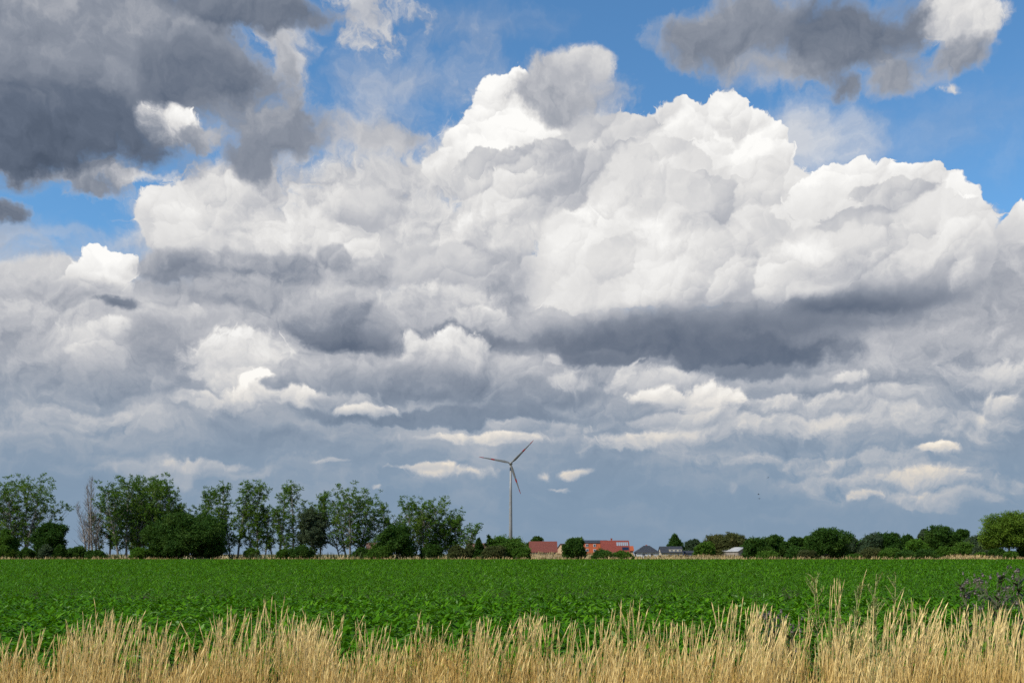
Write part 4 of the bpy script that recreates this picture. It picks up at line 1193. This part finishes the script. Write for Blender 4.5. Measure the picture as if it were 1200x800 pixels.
prof = [(-4.2, .5), (-3.6, 1.5), (-2.2, 1.9), (0, 2.0), (3.6, 1.75), (5.2, 1.1), (5.6, .3)]
mb.tube([(0, y, Hh + 1.7) for y, _ in prof], [r for _, r in prof], 16)
mb.build('nacelle', M['turbine'], t, True)
mb = MB()
prof = [(-7.0, .15), (-6.7, .8), (-6.0, 1.4), (-5.0, 1.75), (-4.25, 1.7)]
mb.tube([(0, y, Hh + 1.7) for y, _ in prof], [r for _, r in prof], 16)
hub = mb.build('hub', M['turbine'], t, True)
def blade_mesh(R):
    v, f_ = [], []; st = [0, .04, .10, .18, .30, .45, .60, .75, .88, .96, 1.0]
    ch = [1.3, 1.35, 1.9, 2.7, 2.45, 2.0, 1.6, 1.2, .85, .55, .12]; th = [1.3, 1.3, 1.05, .80, .56, .42, .30, .22, .15, .09, .03]; K = 12
    for s_, c_, h_ in zip(st, ch, th):
        tw = radians(20 * (1 - s_) ** 2 + 2)
        for k in range(K):
            w = 2 * pi * k / K
            x_ = .5 * c_ * cos(w) + (.18 * c_ if s_ > .06 else 0); y_ = .5 * h_ * sin(w) * (1 - .35 * cos(w) * (s_ > .06))
            v.append((x_ * cos(tw) - y_ * sin(tw), x_ * sin(tw) + y_ * cos(tw), s_ * R))
    n_ = len(st)
    f_ = [(i * K + k, i * K + (k + 1) % K, (i + 1) * K + (k + 1) % K, (i + 1) * K + k) for i in range(n_ - 1) for k in range(K)]
    f_ += [tuple(range(K - 1, -1, -1)), tuple((n_ - 1) * K + k for k in range(K))]
    return v, f_
R = 35.0
bv, bf = blade_mesh(R)
b0 = link_mesh('blade', bv, bf, M['blade'], t, True)
for k, a in enumerate((45, 169, 288)):
    b = b0 if k == 0 else b0.copy()
    if k: C.objects.link(b); b.parent = t
    b.location = (0, -5.4, Hh + 1.7)
    b.rotation_euler = (0, radians(90 - a), 0)

# ------------------------------------------------------------------ village houses
def tiles(name, c1, c2):
    """a tiled roof: courses that step down the slope, tiles of uneven tone"""
    def b(n):
        tc = n.new('ShaderNodeTexCoord').outputs['Object']
        x, y, z = n.sep(tc)[:3]
        br = n.new('ShaderNodeTexBrick')
        n.put(br.inputs['Vector'], n.xyz(x, n.m('MULTIPLY', z, 1.3)))
        br.inputs['Color1'].default_value = (*c1, 1); br.inputs['Color2'].default_value = (*c2, 1)
        br.inputs['Mortar'].default_value = (c1[0] * .5, c1[1] * .5, c1[2] * .5, 1)
        br.inputs['Scale'].default_value = 1.0; br.inputs['Brick Width'].default_value = .30; br.inputs['Row Height'].default_value = .34
        br.inputs['Mortar Size'].default_value = .025
        f = n.sstep(n.noise(tc, .5, 5, .6, dim='3D'), .35, .7, .0, .5)
        return principled(n, n.mixc(f, br.outputs[0], (c2[0] * .8, c2[1] * .85, c2[2] * .9, 1)), .7, .25)
    return material(name, b)
M['redtile'] = tiles('dark red roof tiles', (.14, .038, .027), (.185, .054, .036))
M['orangetile'] = tiles('orange red tiles', (.34, .070, .024), (.42, .10, .034))
M['winetile'] = tiles('wine red roof tiles', (.18, .036, .025), (.23, .052, .034))
M['browntile'] = tiles('brown roof tiles', (.12, .062, .045), (.17, .085, .06))
M['greytile'] = tiles('anthracite roof tiles', (.028, .030, .036), (.048, .052, .060))
M['whiteroof'] = mottled('pale sheet roof', (.27, .27, .275), (.36, .36, .36), .5, .6, .3)
M['tan'] = mottled('tan render', (.42, .28, .17), (.50, .35, .22), .6, .9, .1)
M['cream'] = mottled('cream render', (.42, .37, .28), (.50, .45, .35), .6, .9, .1)
M['white'] = mottled('white render', (.46, .46, .46), (.56, .56, .55), .6, .9, .1)
M['slate'] = mottled('blue grey cladding', (.09, .11, .16), (.14, .17, .23), .6, .8, .2)
M['barnwall'] = mottled('grey brown barn boards', (.19, .16, .13), (.27, .24, .20), .7, .9, .1)
M['brick'] = mottled('red brick', (.25, .07, .05), (.33, .11, .07), 2.0, .9, .1)
M['frame'] = mottled('white window frame', (.46, .46, .46), (.55, .55, .55), 2.0, .5, .3)
M['glass'] = material('window glass', lambda n: principled(n, (.05, .06, .075, 1), .08, .6))
M['skylight'] = material('skylight glass', lambda n: principled(n, (.24, .27, .30, 1), .25, .5))
M['panel'] = material('dark blue solar panel', lambda n: principled(n, (.012, .016, .035, 1), .15, .5))

def window(parent, x0, x1, z0, z1, y, mat='frame'):
    """window in a wall that faces -y; frame with a pane set into it"""
    mb = MB(); w = .09
    mb.box(x0, x1, y - .06, y + .04, z0, z0 + w); mb.box(x0, x1, y - .06, y + .04, z1 - w, z1)
    mb.box(x0, x0 + w, y - .06, y + .04, z0 + w, z1 - w); mb.box(x1 - w, x1, y - .06, y + .04, z0 + w, z1 - w)
    xm = (x0 + x1) / 2; mb.box(xm - .03, xm + .03, y - .055, y + .04, z0 + w, z1 - w)
    f_ = mb.build('window', M[mat], parent)
    m2 = MB(); m2.box(x0 + w, x1 - w, y - .02, y + .02, z0 + w, z1 - w); m2.build('pane', M['glass'], f_)
    return f_
def gabled(name, label, px0, px1, Y, eave, ridge, depth, wall, roof, rz=0.0, wins=(), group='village houses across the field', over=.35, chim=None):
    """house with its ridge along x; eave and ridge given as photograph rows"""
    x0, x1 = wx(px0, Y), wx(px1, Y); W = x1 - x0; he, hr = wz(eave, Y), wz(ridge, Y)
    root = tag(empty(name, ((x0 + x1) / 2, Y + depth / 2, 0), rz), label, 'house', group)
    d = depth / 2
    mb = MB(); mb.prism([(-d, 0), (d, 0), (d, he), (0, hr - .12), (-d, he)], -W / 2 + over, W / 2 - over)
    mb.build('wall', M[wall], root)
    mb = MB(); th = .18; sl = (hr - he) / d
    for s_ in (-1, 1):
        e_ = d + .4
        pr = [(s_ * e_, he - .4 * sl), (0, hr), (0, hr + th), (s_ * e_, he - .4 * sl + th)]
        mb.prism(pr if s_ < 0 else pr[::-1], -W / 2, W / 2)
    rf = mb.build('roof', M[roof], root)
    if chim is not None:
        cxm = wx(chim, Y) - (x0 + x1) / 2
        mb = MB(); mb.box(cxm - .35, cxm + .35, .15, .85, hr - .9, hr + 1.0); mb.box(cxm - .45, cxm + .45, .05, .95, hr + 1.0, hr + 1.12)
        mb.build('chimney', M['brick'], rf)
    for (u0, u1, v0, v1) in wins: window(root, u0, u1, v0, v1, -d)
    return root, rf, W, he, hr, d
# long red roof with a low eave
h, rf, W, he, hr, d = gabled('village_house', 'house with a long plain dark red roof, leftmost clear of the turbine tree', 620, 653.5, 430, 646.2, 634.2, 10.5, 'slate', 'redtile',
       wins=[(-3.6, -2.4, .9, 2.1), (1.5, 2.7, .9, 2.1)])
# tan gable
h, rf, W, he, hr, d = gabled('village_house', 'small house showing a tan gable and brown roof beside the round dark tree', 653, 668, 446, 645.0, 637.0, 5.0, 'tan', 'browntile', rz=radians(58))
# orange house with four little windows
Yh = 440.0
root = tag(empty('village_house', (wx(694, Yh), Yh + 4.5, 0)), 'orange tiled house with small white windows under a dark grey roof', 'house', 'village houses across the field')
ox0, ox1 = wx(683.5, Yh) - wx(694, Yh), wx(704, Yh) - wx(694, Yh)
zt = wz(636.0, Yh)
mb = MB(); mb.box(ox0 + .2, ox1 - .2, -3.8, 4.5, 0, 1.6); mb.build('wall', M['white'], root)
mb = MB(); mb.prism([(-4.3, 1.5), (4.6, 1.5), (4.4, zt - .6), (-2.6, zt)], ox0, ox1); mans = mb.build('tiled_facade', M['orangetile'], root)
mb = MB(); rx0, rx1 = ox0 + .4, wx(713, Yh) - wx(694, Yh); zr = wz(632.4, Yh)
mb.prism([(-2.9, zt + .02), (4.9, zt - .4), (1.0, zr)], rx0, rx1); mb.build('roof', M['greytile'], root)
for px_, py_ in ((688.2, 644.2), (697, 644.6), (688, 638.6), (697, 638.8)):
    u = wx(px_, Yh) - wx(694, Yh); z = wz(py_, Yh); yy = -4.3 + 1.7 * (z - 1.5) / (zt - 1.5)
    mb = MB(); mb.box(u - .55, u + .55, yy - .30, yy + .8, z - .6, z + .6); fr = mb.build('dormer', M['frame'], root)
    m2 = MB(); m2.box(u - .38, u + .38, yy - .33, yy - .28, z - .42, z + .42); m2.build('pane', M['glass'], fr)
# wine red roof with skylights and solar panels
h, rf, W, he, hr, d = gabled('village_house', 'house with a wine red roof carrying a row of skylights and dark solar panels', 704.5, 738.5, 436, 646.4, 633.2, 10.0, 'white', 'winetile', chim=718)
cx_ = wx(721.5, 436); sl = (hr - he) / d
def on_roof(mb, px0, px1, py0, py1, lift):
    x0, x1 = wx(px0, 436) - cx_, wx(px1, 436) - cx_; z0, z1 = wz(py1, 436), wz(py0, 436)
    y0, y1 = -(hr - z0) / sl, -(hr - z1) / sl
    pr = [(y0, z0 + .19), (y1, z1 + .19), (y1, z1 + .19 + lift), (y0, z0 + .19 + lift)]
    mb.prism(pr, x0, x1)
for k in range(6):
    mb = MB(); on_roof(mb, 723.4 + k * 2.35, 725.2 + k * 2.35, 635.6, 639.6, .10); s_ = mb.build('skylight', M['skylight'], rf)
mb = MB(); on_roof(mb, 729.5, 737.2, 641.4, 644.8, .08); mb.build('solar_panel', M['panel'], rf)
gabled('village_house', 'narrow orange gabled house end right of the solar panels', 737.2, 743.0, 450, 644.5, 639.8, 5.0, 'tan', 'orangetile')
# dark hip roof
Yh = 438.0; xm = wx(759.5, Yh)
root = tag(empty('village_house', (xm, Yh + 5, 0)), 'white bungalow under a dark grey hipped roof', 'house', 'village houses across the field')
hx, hy, he_, hr_ = (wx(774, Yh) - wx(745, Yh)) / 2, 5.0, wz(647.2, Yh), wz(638.8, Yh)
mb = MB(); mb.box(-hx + .5, hx - .5, -hy + .5, hy - .5, 0, he_ + .02); mb.build('wall', M['white'], root)
mb = MB(); a, b, c_, e_ = (-hx, -hy, he_), (hx, -hy, he_), (hx, hy, he_), (-hx, hy, he_); p, q = (-1.3, 0, hr_), (1.3, 0, hr_)
mb.quad(a, b, q, p); mb.quad(c_, e_, p, q); mb.quad(b, c_, q); mb.quad(e_, a, p); mb.quad(a, e_, c_, b)
rf = mb.build('roof', M['greytile'], root)
mb = MB(); mb.box(-.35, .35, .5, 1.1, hr_ - .5, hr_ + .4); mb.build('chimney', M['brick'], rf)
for u in (-2.5, 1.2): window(root, u, u + 1.2, .8, 2.0, -hy + .5)
# cream house with a long dormer
Yh = 442.0
h, rf, W, he, hr, d = gabled('village_house', 'cream house with dark roof and a long cream dormer, before the spruce', 774, 801, Yh, 647.0, 640.2, 8.0, 'cream', 'greytile',
       wins=[(-1.2, 0.0, .6, 1.7), (2.0, 3.2, .6, 1.7)])
xa, xb = wx(784.5, Yh) - wx(787.5, Yh), wx(799, Yh) - wx(787.5, Yh); z0, z1 = wz(646.2, Yh), wz(643.4, Yh)
mb = MB(); mb.box(xa, xb, -3.6, -.6, z0, z1); dm = mb.build('dormer', M['cream'], rf)
for k in range(3): window(dm, xa + .5 + k * 1.75, xa + 1.6 + k * 1.75, z0 + .2, z1 - .1, -3.6)
gx = wx(774.3, Yh) - wx(787.5, Yh)
# blue grey extension
gabled('garden_shed', 'low blue grey shed right of the cream house', 801.5, 814, 446, 647.6, 645.2, 5.0, 'slate', 'greytile')
# barn
Yh = 405.0
root = tag(empty('barn', (wx(866, Yh), Yh + 6, 0), radians(22)), 'grey brown barn with a pale roof half hidden by the right hand trees', 'barn', None)
he_, hr_ = wz(645.6, Yh), wz(641.2, Yh); hw = 2.9
mb = MB(); mb.prism([(-hw, 0), (hw, 0), (hw, he_), (0, hr_ - .1), (-hw, he_)], -6, 6, 'y'); mb.build('wall', M['barnwall'], root)
mb = MB()
for s_ in (-1, 1):
    pr = [(s_ * (hw + .35), he_ - .15), (0, hr_), (0, hr_ + .2), (s_ * (hw + .35), he_ + .05)]
    mb.prism(pr if s_ < 0 else pr[::-1], -6.4, 6.4, 'y')
mb.build('roof', M['whiteroof'], root)
mb = MB(); mb.box(-1.2, 1.2, -6.06, -5.98, .3, 2.4); mb.build('door', M['browntile'], root)
gabled('village_house', 'white house peeping out between the dark trees right of the barn', 912, 928, 430, 645.5, 640.6, 6.0, 'white', 'whiteroof')
gabled('village_house', 'house with a reddish brown roof glimpsed through the left tree row', 428, 449, 420, 646.0, 635.5, 7.0, 'cream', 'browntile')
gabled('village_house', 'brown roofed house glimpsed behind the small dark conifer', 546, 577, 440, 643.5, 636.4, 8.0, 'white', 'browntile')

# ------------------------------------------------------------------ birds
M['feather'] = mottled('dark feathers', (.03, .03, .032), (.06, .058, .055), 20.0, .8, .2)
def bird(label, px, py, Y, roll, yaw):
    p = at(px, py, Y)
    mb = MB()
    # body, neck and tail, then two swept wings grown from its flanks, as one surface
    mb.tube([(0, -.20, .01), (0, -.16, .012), (0, -.06, 0), (0, .06, -.005), (0, .16, 0), (0, .26, .005)], [.012, .032, .052, .045, .022, .030], 8)
    for s_ in (-1, 1):
        pts = [(0, .0), (.16, -.05), (.34, .02)]
        top = [Vector((s_ * .03, -.07, .02)), Vector((s_ * .20, -.10, .10)), Vector((s_ * .44, .06, .06))]
        bot = [Vector((s_ * .03, .07, .015)), Vector((s_ * .20, .05, .095)), Vector((s_ * .42, .10, .055))]
        for i in range(2):
            mb.quad(top[i], top[i + 1], bot[i + 1], bot[i])
            lo = Vector((0, 0, -.012))
            mb.quad(bot[i] + lo, bot[i + 1] + lo, top[i + 1] + lo, top[i] + lo)
            mb.quad(top[i] + lo, top[i + 1] + lo, top[i + 1], top[i])
    o = mb.build('bird', M['feather'], None, True)
    o.location = p; o.rotation_euler = (0, roll, yaw)
    return tag(o, label, 'bird', 'birds in the sky')
bird('upper of the two tiny dark birds flying close together right of the turbine', 889.0, 579.0, 210, .3, 1.1)
bird('lower of the two tiny dark birds flying close together right of the turbine', 890.0, 584.0, 205, -.2, .7)
bird('tiny dark bird flying alone above the other two', 900.0, 559.5, 260, .2, 2.0)
